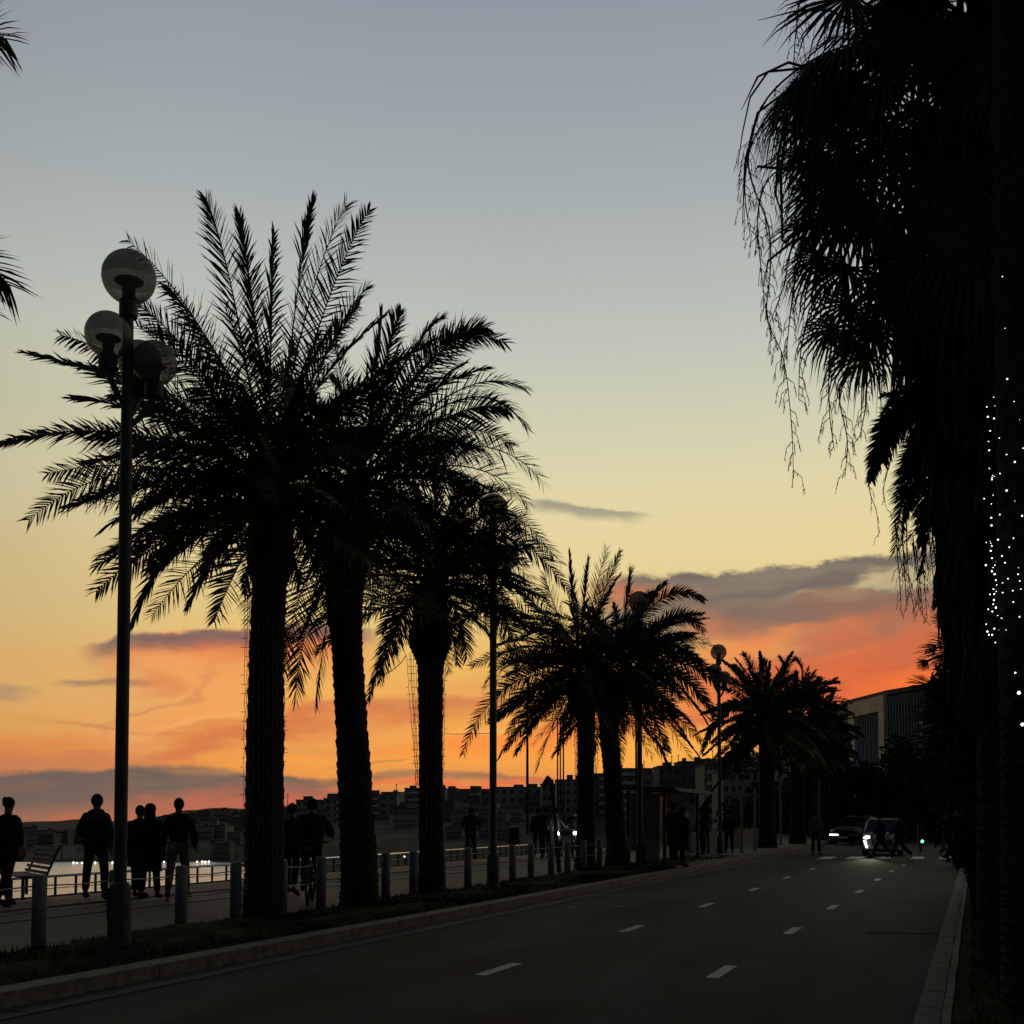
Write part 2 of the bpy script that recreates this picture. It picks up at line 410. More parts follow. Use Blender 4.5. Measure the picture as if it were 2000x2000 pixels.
# lane markings: dash end points read off the road
for x, dash in ((-2.98*SH, [(1410,1898),(1548,1818),(1626,1772),(1679,1741),(1714,1718),(1741,1702),(1764,1690)]),
                (-5.47*SH, [(975,1893),(1234,1814),(1379,1768),(1473,1737),(1537,1714),(1587,1697)])):
    for i, (px, py) in enumerate(dash):
        g = gnd(px, py, 0); y = g.y; x = g.x; ln = .98
        mb = MB(); mb.box((x, y, .003), (.13, ln, .003)); o = mb.build('lane_dash', paintm, loc=(x, y, 0))
        tag(o, ('white lane dash in the right dash row, ' if x > -4 else 'white lane dash in the left dash row, ') + ['nearest','second','third','fourth','fifth','sixth','farthest'][i] + ' from the camera', 'lane marking', 'white dashes between the lanes')
# stripes of the pedestrian crossing
for i, (xa, xb) in enumerate(((1603,1628),(1657,1683),(1717,1743),(1776,1804),(1836,1862))):
    p = gnd((xa+xb)/2, 1675.5, 0); wd = (xb-xa)/F*depth(p)
    mb = MB(); mb.box((p.x, p.y, .003), (wd, 2.3, .003), R(0)); o = mb.build('crossing_stripe', mat('crossing_paint',(.62,.62,.6),.6,.1,20), loc=(p.x, p.y, 0))
    tag(o, 'white stripe of the pedestrian crossing, %s from the left' % ['first','second','third under the car','fourth','fifth and rightmost'][i], 'crossing stripe', 'stripes of the pedestrian crossing')
for i, (xa, xb, y) in enumerate(((1103,1126,1771.6),(1203,1221,1770.2))):
    a = gnd(xa, y, 0); b_ = gnd(xb, y, 0); mid = (a+b_)/2
    mb = MB(); mb.box((mid.x, mid.y, .003), ((b_-a).length, .14, .003), math.atan2((b_-a).y, (b_-a).x)); o = mb.build('worn_road_mark', mat('worn_paint',(.2,.2,.19),.7,.4,20), loc=(mid.x, mid.y, 0))
    tag(o, 'faint worn %s mark across the left lane near the kerb' % ('longer' if i == 0 else 'shorter'), 'road marking')
for i, (pts) in enumerate(([(1690,1822),(1750,1822),(1790,1824),(1835,1823)],)):
    mb = MB(); mb.tube([gnd(x, y, 0.001) for x, y in pts], [.008]*len(pts), 5); o = mb.build('tar_seam', mat('tar', (.016,.016,.016), .8)); tag(o, kind='structure')

# ---------------------------------------------------------------- railing above the beach
rail = thing('railing', (-LR, 20, ZR), 'long white topped metal railing at the seaward edge of the promenade', 'railing')
rz_top = EYE - .0655*LR/CT
yR0, yR1 = 6.0, gnd(1036, 1500+0, 0).y if False else 0
pR = at(1036, 1643, LR*F*math.cos(TH)/ (1905-1036) / math.cos(TH) )
def rail_y(px):  # y along the railing line for a picture column
    r = ray(px, 1593); return (-LR / r.x) * r.y
yR0, yR1 = rail_y(-120), rail_y(1036)
mb = MB(); mb.tube([(0, yR0-20, rz_top-ZR), (0, yR1-20, rz_top-ZR)], .045, 16); mb.build('top_rail', steelm, rail, smooth=True)
mb = MB()
mb.box((0, (yR0+yR1)/2-20, .05), (.06, yR1-yR0, .09)); mb.box((0, (yR0+yR1)/2-20, (rz_top-ZR)*.44), (.03, yR1-yR0, .025)); mb.build('lower_rail', darkst, rail)
y = yR0
while y < yR1:
    mb = MB(); mb.box((0, y-20, (rz_top-ZR)/2-.03), (.06, .07, rz_top-ZR-.02)); mb.build('post', darkst, rail); y += .95

# bollards with two wires
LB = 11.3*SH
def line_y(px, L):
    r = ray(px, 1593); return (-L / r.x) * r.y
bol = thing('bollard', (0,0,0), '', 'bollard', 'white bollards linked by wires along the verge')
prof = [(.078,0),(.078,.86*.97),(.07,.825*1.0),(.06,.83)]
mb = MB(); mb.lathe((0,0,-.1), [(.082,0),(.082,.9),(.074,.925),(.05,.935)], 20); post0 = mb.build('post', whitem, bol, smooth=True)
mb = MB()
mb.tube([(0,-.09,.71),(0,.09,.71)], .022, 8)
eye0 = mb.build('wire_eyelet', darkst, bol)
mb = MB(); mb.tube([(0,-.09,.43),(0,.09,.43)], .022, 8); eye1 = mb.build('wire_eyelet', darkst, bol)
cols = [80, 228, 356, 462, 552, 628, 696, 754, 808, 863, 914, 960, 1001, 1037, 1076, 1108, 1140, 1171, 1200, 1226, 1250]
ys = [line_y(c, LB) for c in cols]
names = ['nearest white bollard at the left edge of the verge','white bollard hidden behind the near lamp post','white bollard just right of the near lamp post','white bollard left of the thickest palm trunk',
 'white bollard right behind the thickest palm trunk','white bollard beside the cyclist','white bollard behind the second palm trunk','first white bollard between the second and third palm trunks','second white bollard between the second and third palm trunks, close to the third trunk',
 'white bollard behind the third palm trunk','white bollard below the lone walker near the railing','white bollard behind the second lamp post','first white bollard right of the second lamp post','second white bollard right of the second lamp post','white bollard below the leaning mast',
 'white bollard just left of the fourth palm trunk','white bollard behind the fourth palm trunk','white bollard between the fourth and fifth palm trunks','white bollard behind the fifth palm trunk','white bollard left of the bus shelter','farthest white bollard beside the third lamp post']
for i, y in enumerate(ys):
    if i == 0: bol.location = (-LB, y, ZV); bol['label'] = names[0]
    else: copy_thing(bol, (-LB, y, ZV), random.uniform(-.1,.1), names[i], kids=[post0, eye0, eye1])
for zz, nm in ((.71, 'upper wire strung through the white bollards'), (.43, 'lower wire strung through the white bollards')):
    pts = []; ya = ys[0]-1.2
    for y in [ya] + ys:
        if pts: pts.append((-LB, (pts[-1][1]+y)/2, ZV+zz-.02))
        pts.append((-LB, y, ZV+zz))
    mb = MB(); mb.tube(pts, .009, 5); tag(mb.build('wire', mat('wire_steel',(.3,.3,.3),.4,metal=.5)), nm, 'wire')

# ---------------------------------------------------------------- land across the bay
sky = [(-700,1640),(-200,1622),(0,1608),(28,1606),(66,1602),(103,1601),(130,1599),(155,1598),(185,1599),(220,1602),(259,1600),(300,1594),(323,1589),(362,1580),(400,1577),(427,1575),(474,1577),(550,1572),(600,1566),(650,1558),(729,1550),(794,1545),(870,1542),(958,1540),(1057,1540),(1160,1518),(1208,1506),(1260,1505),(1299,1500),(1324,1492),(1376,1485),(1407,1482),(1448,1473),(1490,1465),(1560,1470),(1700,1500),(2100,1560)]
def ysky(x):
    for (a, b_), (c, d) in zip(sky, sky[1:]):
        if a <= x <= c: return b_ + (d-b_)*(x-a)/(c-a)
    return 1640
hillm = mat('hill_scrub', (.08,.082,.07), .95, .35, .05, spec=.05)
mb = MB(); vs, fs = [], []; NX, ND = 150, 30
for j in range(ND+1):
    for i in range(NX+1):
        px = -700 + 2800*i/NX
        s = min(1, max(0, (px-440)/120)); s = s*s*(3-2*s)
        d0 = 268*(1-s) + 150*s
        d1 = 900 if px < 1000 else 900 - 350*min(1, (px-1000)/500)
        tt = j/ND; d = d0 + (d1-d0)*tt**1.6
        base = WZ-.4
        yb = ysky(px) + 2.5 + 2.5*noise.noise(Vector((px*.03, 0, 0)))
        zt = (EYE + (1593-yb)/F*d1) if yb < 1593 else EYE - (yb-1593)/F*d1
        k = max(0, (d-290)/(d1-290))**.85
        if j == 0: z = base
        else: z = base + .6 + (zt-base-.6)*k + (1-abs(2*k-1))*1.5*noise.noise(Vector((px*.02, d*.02, 2)))
        p = at(px, 1593, d); vs.append((p.x, p.y, z))
# far side slopes down again
for i in range(NX+1):
    px = -700 + 2800*i/NX; p = at(px, 1593, 1500); vs.append((p.x, p.y, -12))
for j in range(ND+1):
    for i in range(NX):
        a = j*(NX+1)+i; fs.append((a, a+1, a+NX+2, a+NX+1))
mb.add(vs, fs); hills = mb.build('hills', hillm, smooth=True); tag(hills, kind='structure')
# ---------------------------------------------------------------- buildings
def wallmat(name, c, var=.12): return mat(name, c, .9, var, .4, spec=.1)
wl = [wallmat('wall_grey', (.22,.22,.21)), wallmat('wall_cream', (.27,.26,.23)), wallmat('wall_pale', (.27,.265,.25)), wallmat('wall_dark', (.13,.128,.12)), wallmat('wall_pink', (.19,.15,.125))]
balm = wallmat('balcony_white', (.5,.5,.48)); glassd = mat('window_glass', (.02,.022,.025), .15, spec=.6)
roofm = wallmat('roof_tiles', (.09,.06,.045))
def block(name, x0, x1, ytop, d, label, floors=0, wm=0, ybot=1612, balc=(), nwin=0, thick=14, roof='flat', group=None, yaw=0.0, cat='building', band=True):
    """building whose front spans picture columns x0..x1 at distance d, resting on the slope"""
    a = at(x0, 1593, d); b_ = at(x1, 1593, d); mid = (a+b_)/2; w = (b_-a).length
    zt = EYE + (1593-ytop)/F*d; zb = EYE + (1593-ybot)/F*d
    rz = math.atan2((b_-a).y, (b_-a).x) + yaw
    T = thing(name, (mid.x, mid.y, zb), label, cat, group, rz); H = zt-zb
    mb = MB(); mb.box((0, thick/2, H/2-3), (w, thick, H+6)); mb.build('wall', wl[wm], T)
    mb = MB()
    if roof == 'flat':
        mb.box((0, thick/2, H+.12), (w+.5, thick+.5, .45)); random.seed(int(x0))
        for q in range(random.choice((1,2,3))):
            mb.box((random.uniform(-.4,.4)*w, thick*.5, H+1), (random.uniform(1.2,max(1.6,w*.22)), 2.5, random.uniform(1.0,2.4)))
        mb.build('roof', wl[3], T)
    else:
        h = min(3.0, w*.18)
        mb.add([(-w/2-.4,-.4,H),(w/2+.4,-.4,H),(w/2+.4,thick+.4,H),(-w/2-.4,thick+.4,H),(-w*.3,thick/2,H+h),(w*.3,thick/2,H+h)], [(0,1,5,4),(1,2,5),(2,3,4,5),(3,0,4),(3,2,1,0)]); mb.build('roof', roofm, T)
        mb = MB(); mb.box((w*.2, thick/2, H+h+.4), (.8,.8,1.6)); mb.build('chimney', wl[3], T)
    fh = H/floors if floors else 0
    for k in range(floors):
        z = fh*k
        for (u0, u1) in balc:
            mb = MB(); c = (u0+u1)/2*w - w/2; ww = (u1-u0)*w
            mb.box((c, -.75, z+fh*.28), (ww, 1.5, .25)); mb.box((c, -1.45, z+fh*.28+.5), (ww, .1, .8)); mb.build('balcony', balm, T)
        if nwin:
            for q in range(nwin):
                cx = (-.5+(q+.5)/nwin)*w
                if any(u0*w-w/2 < cx < u1*w-w/2 for u0, u1 in balc): wz = fh*.62
                else: wz = fh*.5
                mb = MB(); mb.box((cx, .0, z+wz+.1), (w/nwin*.5, .16, fh*.42)); mb.build('window', glassd, T)
    return T
bl = [
 ('apartment_block',632,700,1560,465,'grey apartment block with bright balcony bands beside the second palm trunk',7,2,1650,((.38,.98),),4),
 ('apartment_block',705,775,1552,470,'grey apartment block with bright balcony stubs right of the second palm trunk',7,0,1650,((.12,.5),),4),
 ('apartment_block',578,636,1563,520,'stepped grey apartment block left of the balcony block',6,1,1640,(),5),
 ('apartment_block',640,668,1551,600,'tall narrow roof block rising above the balcony blocks',3,0,1575,(),3),
 ('apartment_block',790,870,1540,520,'wide grey apartment block behind the third palm trunk',8,0,1650,((.1,.45),),4),
 ('apartment_block',872,958,1542,540,'flat roofed grey block between the third palm and second lamp post',7,0,1650,((.5,.8),),4),
 ('apartment_block',960,1058,1538,500,'long plain grey block right of the second lamp post',6,2,1640,(),6),
 ('apartment_block',1058,1090,1532,430,'small grey block behind the leaning mast',6,0,1640,(),3),
 ('apartment_block',1088,1160,1524,380,'light grey block with a pale roof edge behind the three flagpoles',7,2,1640,(),5),
 ('apartment_block',1160,1206,1512,400,'dark grey block between the fourth and fifth palm trunks',8,0,1640,((.2,.8),),3),
 ('apartment_block',1206,1276,1502,360,'grey block with thin balcony lines right of the fifth palm trunk',8,0,1640,((.05,.6),),4),
 ('apartment_block',1288,1330,1497,380,'dark block stepping up right of the roof gap',7,3,1640,(),3),
 ('apartment_block',1330,1376,1488,400,'dark hillside block above the bus shelter roof',7,3,1640,(),3),
 ('apartment_block',1376,1412,1495,330,'grey block with pale balcony rows behind the fourth lamp post',6,1,1625,((.1,.95),),4),
 ('apartment_block',1412,1482,1506,300,'wide grey block with a sloping roofline right of the fourth lamp post',5,1,1625,(),5),
 ('apartment_block',480,540,1577,560,'low grey block right behind the thickest palm trunk',5,0,1645,((.3,.9),),4),
 ('apartment_block',425,476,1588,560,'pale balconied block left of the thickest palm trunk',6,0,1650,((.1,.5),(.6,.95)),4),
 ('apartment_block',372,424,1590,600,'grey terraced block right of the walker in pale trousers',5,3,1650,((.2,.9),),4),
]
for n, x0, x1, yt, d, lb, fl, wm, yb, bc, nw in bl: block(n, x0, x1, yt, d, lb, fl, wm, yb, bc, nw, thick=16)
# the many small houses of the hillside: same few kinds, too far to tell apart
random.seed(21); protos = []; hgt_ = []
for q in range(3):
    w, H = (10, 8, 15)[q], (7, 10, 8)[q]; hgt_.append(H+1)
    T = thing('hillside_house', (0,0,0), 'small dim house among many on the hillside across the bay', 'house', 'dim houses scattered over the hillside across the bay')
    mb = MB(); mb.box((0,5,H/2-2), (w,10,H+4)); mb.build('wall', wl[(0,3,1)[q]], T)
    mb = MB(); mb.box((0,5,H+.2), (w+.6,10.6,.5)); mb.box((w*.2,5,H+.9), (2.2,2.2,1.2)); mb.build('roof', wl[3], T)
    for zz in (.3,.62):
        mb = MB(); mb.box((0,-.5,H*zz), (w*.8,1.1,.35)); mb.build('balcony', wl[1], T)
    protos.append((T, [c for c in bpy.data.objects if c.parent == T]))
hv = [hills.data.vertices[i].co for i in range((NX+1)*(ND+1))]
used = 0; first = [True]*3
for i in range(420):
    j = random.randint(2, ND-1); k = random.randint(34, 122); p = hv[j*(NX+1)+k]
    px = -700+2800*k/NX
    if depth(p) < 275 or px < -60 or px > 1480: continue
    if px > 560 and depth(p) < 330: continue
    q = random.randrange(3)
    if 1593 + (EYE-p.z-hgt_[q]*min(1, max(.45, depth(p)/640)))/depth(p)*F < ysky(px) - random.choice((-2,1,4)): continue
    used += 1; sc_ = min(1, max(.45, depth(p)/640))
    if used > 230: break
    T, ks = protos[q]; rz = TH + random.uniform(-.5,.5)
    loc = (p.x + random.uniform(-6,6), p.y, p.z-.3)
    if first[q]: T.location = loc; T.rotation_euler = (0,0,rz); T.scale = (sc_,)*3; first[q] = False
    else: copy_thing(T, loc, rz, T['label'], kids=ks).scale = (sc_,)*3
# office tower on the right
tw = thing('office_tower', (0,0,0), 'tall office building with beige frame and dark vertical window bays beyond the avenue', 'building')
pA = at(1665, 1593, 313); pB = at(1735, 1593, 290); pC = at(1845, 1593, 270)
tw.location = (pB.x, pB.y, 0)
def prism(poly, z0, z1):
    mb = MB(); n = len(poly); mb.add([(x, y, z0) for x, y in poly] + [(x, y, z1) for x, y in poly], [tuple(range(n-1,-1,-1)), tuple(range(n, 2*n))] + [(i, (i+1) % n, (i+1) % n + n, i+n) for i in range(n)]); return mb
def zat(py, d): return EYE + (1593-py)/F*d
ZT = zat(1350, 290)
a = Vector((pA.x-pB.x, pA.y-pB.y)); c = Vector((pC.x-pB.x, pC.y-pB.y)); back_ = Vector((fwd_h.x, fwd_h.y))*30
beige = wallmat('beige_stone', (.75,.66,.46)); darkg = mat('dark_cladding', (.10,.11,.125), .7, .2, .3, spec=.1)
finm = wallmat('blue_grey_fins', (.22,.24,.28))
prism([(a.x,a.y),(0,0),(c.x,c.y),(c.x+back_.x,c.y+back_.y),(a.x+back_.x,a.y+back_.y)], -5, ZT-1.2).build('core', darkg, tw)
ru = a.normalized(); rn = Vector((ru.y, -ru.x));  rn = rn if rn.dot(back_) < 0 else -rn
def face_box(mb, u0, u1, z0, z1, dirv, L, out, dep=.6):
    p0 = dirv*(u0*L); p1 = dirv*(u1*L); nn = Vector((dirv.y, -dirv.x)); nn = nn if nn.dot(back_) < 0 else -nn
    q = nn*out; r_ = nn*(out-dep)
    pts = [(p0+r_), (p1+r_), (p1+q), (p0+q)]
    mb.add([(p.x,p.y,z0) for p in pts]+[(p.x,p.y,z1) for p in pts], [(3,2,1,0),(4,5,6,7),(0,1,5,4),(1,2,6,5),(2,3,7,6),(3,0,4,7)])
LA = a.length; LC = c.length; cu_ = c.normalized()
mb = MB(); face_box(mb, 0, .14, 0, ZT-4.9, ru, LA, .9, 1.2); face_box(mb, .82, 1, 0, ZT-4.9, ru, LA, .9, 1.2); face_box(mb, 0, 1, ZT-4.9, ZT-.8, ru, LA, .9, 1.2); mb.build('stone_frame', beige, tw)
for k in range(9):
    mb = MB(); u = .2 + k*.072; face_box(mb, u, u+.022, 6, ZT-5.0, ru, LA, .5, .7); mb.build('facade_fin', finm, tw)
for k in range(18):
    mb = MB(); u = .03 + k*.054; face_box(mb, u, u+.016, 6, ZT-3.2, cu_, LC, .5, .7); mb.build('facade_fin', finm, tw)
for k in range(12):
    for u in (.62, .84):
        mb = MB(); face_box(mb, u, u+.07, ZT-7-3.1*k, ZT-5.4-3.1*k, cu_, LC, .62, .3); mb.build('window', mat('tower_window', (.2,.21,.2), .3, .2), tw)
mb = prism([(a.x*1.0,a.y),(0,0),(c.x,c.y),(c.x+back_.x,c.y+back_.y),(a.x+back_.x,a.y+back_.y)], ZT-.8, ZT+.4); mb.build('roof', darkg, tw)
# flagpoles / masts on the far buildings
def mast(px, yt, yb, d, r, label, name='flagpole', r2=None, cat='flagpole', group=None):
    a = at(px, yb, d); h = (yb-yt)/F*d
    T = thing(name, a, label, cat, group); mb = MB(); mb.tube([(0,0,-6),(0,0,h)], [r, r2 or r*.7], 8); mb.build('pole', darkst, T)
    mb = MB(); mb.ball((0,0,h+r*.6), r*1.5, 6); mb.build('finial', darkst, T); return T
mast(1030, 1330, 1536, 140, .22, 'tall tapered mast standing alone between the second lamp post and the fourth palm', r2=.12)
mast(1089, 1405, 1526, 150, .12, 'leftmost of three slim flagpoles in a row', group='three slim flagpoles in a row')
mast(1094.5, 1407, 1526, 150, .12, 'middle one of three slim flagpoles in a row', group='three slim flagpoles in a row')
mast(1100.5, 1404, 1526, 150, .13, 'rightmost of three slim flagpoles in a row', group='three slim flagpoles in a row')
mast(1242.5, 1400, 1500, 110, .13, 'slim flagpole close beside the third lamp post')
for i, (px, y0) in enumerate(((774,1547),(1312,1492),(1325,1490),(1392,1482),(1258,1502),(562,1566))):
    T = mast(px, y0-14, y0, 400, .18, 'thin rooftop antenna ' + ['behind the second and third palms','on the roof above the bus shelter, left of a pair','on the roof above the bus shelter, right of a pair','left of the fourth lamp post','right of the third lamp post','left of the cyclist'][i], name='antenna', cat='antenna')
# shore lights
lampE = mat('street_bulb', (1,1,1), emit=(1,.95,.85), es=2)
random.seed(4)
for i, (px, py) in enumerate(((143.6,1685),(150,1685.5),(160,1685),(186,1684.5),(220,1684.6),(321.7,1661),(320.5,1683.5),(385,1683),(395,1683),(401,1683.6),(408,1683),(600,1681),(790,1673))):
    d = 262 if px < 500 else 66
    if py < 1670: d = 400
    if px > 500: d = 150
    p = at(px, py, d)
    T = thing('street_light', (p.x, p.y, p.z-5), 'tiny lit street light on the far shore ' + ['left of the tall walker, leftmost','left of the tall walker, second','close left of the tall walker','at the tall walker\'s legs','left of the near lamp post','higher up beside the walker in pale trousers','low beside the walker in pale trousers','left of the bright trio by the railing','first of the bright trio by the railing','second of the bright trio by the railing','third of the bright trio by the railing','behind the cyclist','between the second and third palms'][i], 'street light', 'lit street lights on the far shore')
    mb = MB(); mb.tube([(0,0,-2),(0,0,4.8)], .06, 6); mb.build('pole', darkst, T)
    r = (.22 if i in (0,4,8,9,10) else .17)*d/262*1.2
    mb = MB(); mb.ball((0,0,5), r, 8); mb.build('lamp', lampE, T)
# ---------------------------------------------------------------- globe street lamps
globem = bpy.data.materials.new('smoked_globe'); globem.use_nodes = True
t = globem.node_tree; b = t.nodes['Principled BSDF']; out = t.nodes['Material Output']
b.inputs['Base Color'].default_value = (.26,.26,.25,1); b.inputs['Roughness'].default_value = .25
tl = t.nodes.new('ShaderNodeBsdfTransparent'); tl.inputs[0].default_value = (.66,.66,.6,1)
ti = t.nodes.new('ShaderNodeBsdfTranslucent'); ti.inputs[0].default_value = (.3,.3,.26,1)
m1 = t.nodes.new('ShaderNodeMixShader'); m1.inputs[0].default_value = .5
m2 = t.nodes.new('ShaderNodeMixShader')
lw = t.nodes.new('ShaderNodeLayerWeight'); lw.inputs[0].default_value = .35
rp = t.nodes.new('ShaderNodeMapRange'); rp.inputs['To Min'].default_value = .5; rp.inputs['To Max'].default_value = .03
wv = t.nodes.new('ShaderNodeTexWave'); wv.inputs['Scale'].default_value = 9; wv.inputs['Distortion'].default_value = .3
bp = t.nodes.new('ShaderNodeBump'); bp.inputs['Strength'].default_value = .25
tcn = t.nodes.new('ShaderNodeTexCoord'); t.links.new(tcn.outputs['Object'], wv.inputs[0]); t.links.new(wv.outputs['Fac'], bp.inputs['Height']); t.links.new(bp.outputs[0], b.inputs['Normal'])
t.links.new(b.outputs[0], m1.inputs[1]); t.links.new(ti.outputs[0], m1.inputs[2])
t.links.new(lw.outputs['Facing'], rp.inputs['Value']); t.links.new(rp.outputs[0], m2.inputs[0])
t.links.new(m1.outputs[0], m2.inputs[1]); t.links.new(tl.outputs[0], m2.inputs[2]); t.links.new(m2.outputs[0], out.inputs[0])
refl = mat('globe_reflector', (.05,.05,.045), .6)
def frosted():
    if 'frosted_globe_top' in MATS: return MATS['frosted_globe_top']
    m = mat('frosted_globe_top', (.24,.24,.23), .5, .2, 7, spec=.3); t = m.node_tree; b = t.nodes['Principled BSDF']; out = t.nodes['Material Output']
    a = t.nodes.new('ShaderNodeBsdfTransparent'); a.inputs[0].default_value = (.34,.34,.32,1); mx = t.nodes.new('ShaderNodeMixShader')
    wv = t.nodes.new('ShaderNodeTexNoise'); wv.inputs['Scale'].default_value = 12; mr = t.nodes.new('ShaderNodeMapRange'); mr.inputs['To Min'].default_value = .3; mr.inputs['To Max'].default_value = .62
    tcn = t.nodes.new('ShaderNodeTexCoord'); mp = t.nodes.new('ShaderNodeMapping'); mp.inputs['Scale'].default_value = (1,1,.1); t.links.new(tcn.outputs['Object'], mp.inputs[0]); t.links.new(mp.outputs[0], wv.inputs[0])
    t.links.new(wv.outputs['Fac'], mr.inputs['Value']); t.links.new(mr.outputs[0], mx.inputs[0]); t.links.new(b.outputs[0], mx.inputs[1]); t.links.new(a.outputs[0], mx.inputs[2]); t.links.new(mx.outputs[0], out.inputs[0])
    return m
LL = 10.42*SH
def lampz(py, s, px=240):     # height above the paving of a lamp part seen at px, py
    r = ray(px, py); return EYE - ZV + r.z * (F/s) / r.dot(fwd_h)
def make_lamp():
    S = 257/1.5
    T = thing('street_lamp', (0,0,0), '', 'street lamp', 'globe street lamps along the verge')
    h = lambda py: lampz(py, S)
    mb = MB(); mb.lathe((0,0,0), [(.17,-.1),(.17,.02),(.135,.06),(.125,h(1735)),(.118,h(1728)),(.075,h(1722)),(.07,h(900)),(.062,h(720)),(.06,h(600))], 20); mb.build('pole', polem, T, smooth=False)
    mb = MB(); mb.box((.0,-.13,.5),(.11,.03,.35)); mb.build('access_hatch', polem, T)
    capm = frosted()
    def head(x, y, zc, r, hold):
        mb = MB(); mb.lathe((x,y,zc-r), [(.10,-hold),(.105,-hold+.02),(.105,.02),(.09,.035)], 18); mb.build('lamp_holder', polem, T, smooth=False)
        cut = 11; ang = lambda i: math.pi*i/24
        lo = [(max(.001, math.sin(ang(i)))*r, -math.cos(ang(i))*r) for i in range(0, cut+1)]; hi = [(max(.001, math.sin(ang(i)))*r*1.004, -math.cos(ang(i))*r*1.004) for i in range(cut, 25)]
        mb = MB(); mb.lathe((x,y,zc), lo, 28); mb.f = [f for f in mb.f if len(f) == 4]; g = mb.build('globe', globem, T, smooth=True)
        mb = MB(); mb.lathe((x,y,zc), hi, 28); mb.f = [f for f in mb.f if len(f) == 4]; mb.build('globe_top', capm, T, smooth=True)
        mb = MB(); mb.lathe((x,y,zc), [(r*.01,-r*.1),(r*.52,-r*.14),(r*.54,-r*.17),(r*.30,-r*.26),(r*.25,-r*.36),(r*.23,-r*.94),(r*.01,-r*.95)], 24); mb.build('reflector', refl, g, smooth=False)
        return g
    head(0, 0, h(538), 52.5/S, .17)
    # two lower heads: 213 & 293 px columns beside a pole at 246
    o1 = -33/S; o2 = 47/S
    for ox, oy, zc, rr in ((RT.x*o1 - FW.x*.1, RT.y*o1 - FW.y*.1, h(658), 45/S), (RT.x*o2 + FW.x*.12, RT.y*o2 + FW.y*.12, h(698), 44/S), (RT.x*.02+FW.x*.36, RT.y*.02+FW.y*.36, h(680), 44/S)):
        head(ox, oy, zc, rr, .16)
        zb = zc - rr - .13
        pts = [(0,0,zb-.42),(ox*.45,oy*.45,zb-.30),(ox*.85,oy*.85,zb-.12),(ox,oy,zb)]
        mb = MB(); mb.tube(pts, [.035,.035,.04,.055], 8); mb.build('arm', polem, T)
    return T
L0 = make_lamp(); kids = [c for c in bpy.data.objects if c.parent == L0]
lamps = [(236,'nearest and tallest looking globe street lamp at the left'),(963,'second globe street lamp, its globes lost in palm fronds'),(1250,'third globe street lamp beside the bus shelter with its head inside a palm crown'),(1406,'fourth globe street lamp with two round globes clear against the sunset'),(1486,'fifth and farthest globe street lamp in front of the far palm cluster')]
for i, (px, lb) in enumerate(lamps):
    y = line_y(px, LL)
    if i == 0: L0.location = (-LL, y, ZV); L0['label'] = lb
    else: copy_thing(L0, (-LL, y, ZV), (0, 0, .5, .2, .4)[i], lb, kids=kids)

# ---------------------------------------------------------------- palms
def bez(p0, p1, p2, t): return p0*(1-t)**2 + p1*(2*t*(1-t)) + p2*t*t
def frond(mb, p0, p1, p2, rnd, n=58, ll=.42, w=.021, start=.13, roll=None, rr=.022, spread=1.0, sag=.25, tip=.35):
    p0, p1, p2 = Vector(p0), Vector(p1), Vector(p2)
    K = 12; pts = [bez(p0, p1, p2, i/K) for i in range(K+1)]
    mb.tube(pts, [rr*(1-.85*i/K) for i in range(K+1)], 4, False)
    roll = rnd.uniform(-1.3, 1.3) if roll is None else roll
    for i in range(n):
        t = start + (1-start)*(i/(n-1))**.93
        p = bez(p0, p1, p2, t); T = ((p1-p0)*(1-t) + (p2-p1)*t).normalized()
        side = T.cross(Vector((0,0,1)))
        if side.length < .15: side = T.cross(Vector((.3,1,0)))
        side.normalize(); nrm = side.cross(T)
        q = (t-start)/(1-start)
        L = ll * (min(1, .45+q*2.8) if q < .3 else 1 - (1-tip)*((q-.3)/.7)**1.6) * rnd.uniform(.85, 1.12)
        for sg in (-1, 1):
            a = R((64 - 34*q) * spread + rnd.uniform(-10, 10)); lift = roll*sg + rnd.uniform(-.1,.45)
            s2 = side*sg*math.cos(lift) + nrm*math.sin(lift)
            d = T*math.cos(a) + s2*math.sin(a)
            wv = T.cross(d); wv = (wv if wv.length > .01 else nrm).normalized()
            wv = (wv*rnd.uniform(.2,1) + T*.9).normalized()
            wv = (wv - d*wv.dot(d)).normalized()
            g = Vector((0,0,-1))
            m_ = p + d*L*.5 + g*sag*L*.12; e = p + d*L*.97 + g*sag*L*rnd.uniform(.3,.75)
            h = wv*w*rnd.uniform(.8,1.1)
            mb.add([p-h*.5, p+h*.5, m_+h*.55, m_-h*.55, e], [(0,1,2,3),(3,2,4)])
def crown_fill(mb, c, n, L, rnd, elmin=-45, elmax=82, ll=.42, nl=50, w=.021, flat=1.0, droop=1.0, r0=.2):
    for i in range(n):
        az = i*2.39996 + rnd.uniform(-.25,.25); q = (i+.5)/n
        el = R(elmax + (elmin-elmax)*q**.8 + rnd.uniform(-7,7)); l = L*rnd.uniform(.8,1.08)*(1 if q > .12 else .75)
        d = Vector((math.cos(az)*math.cos(el), math.sin(az)*math.cos(el), math.sin(el)))
        h = Vector((math.cos(az), math.sin(az), 0))
        p0 = Vector(c) + h*r0*rnd.random() + Vector((0,0,.5*math.sin(el)-.1))
        p1 = p0 + d*l*.55
        p2 = p1 + (d*.55 + h*.12*math.cos(el) + Vector((0,0,-1))*(.30*droop*(.35+math.cos(el))*rnd.uniform(.6,1.25))).normalized()*l*.5
        frond(mb, p0, p1, p2, rnd, nl, ll, w)
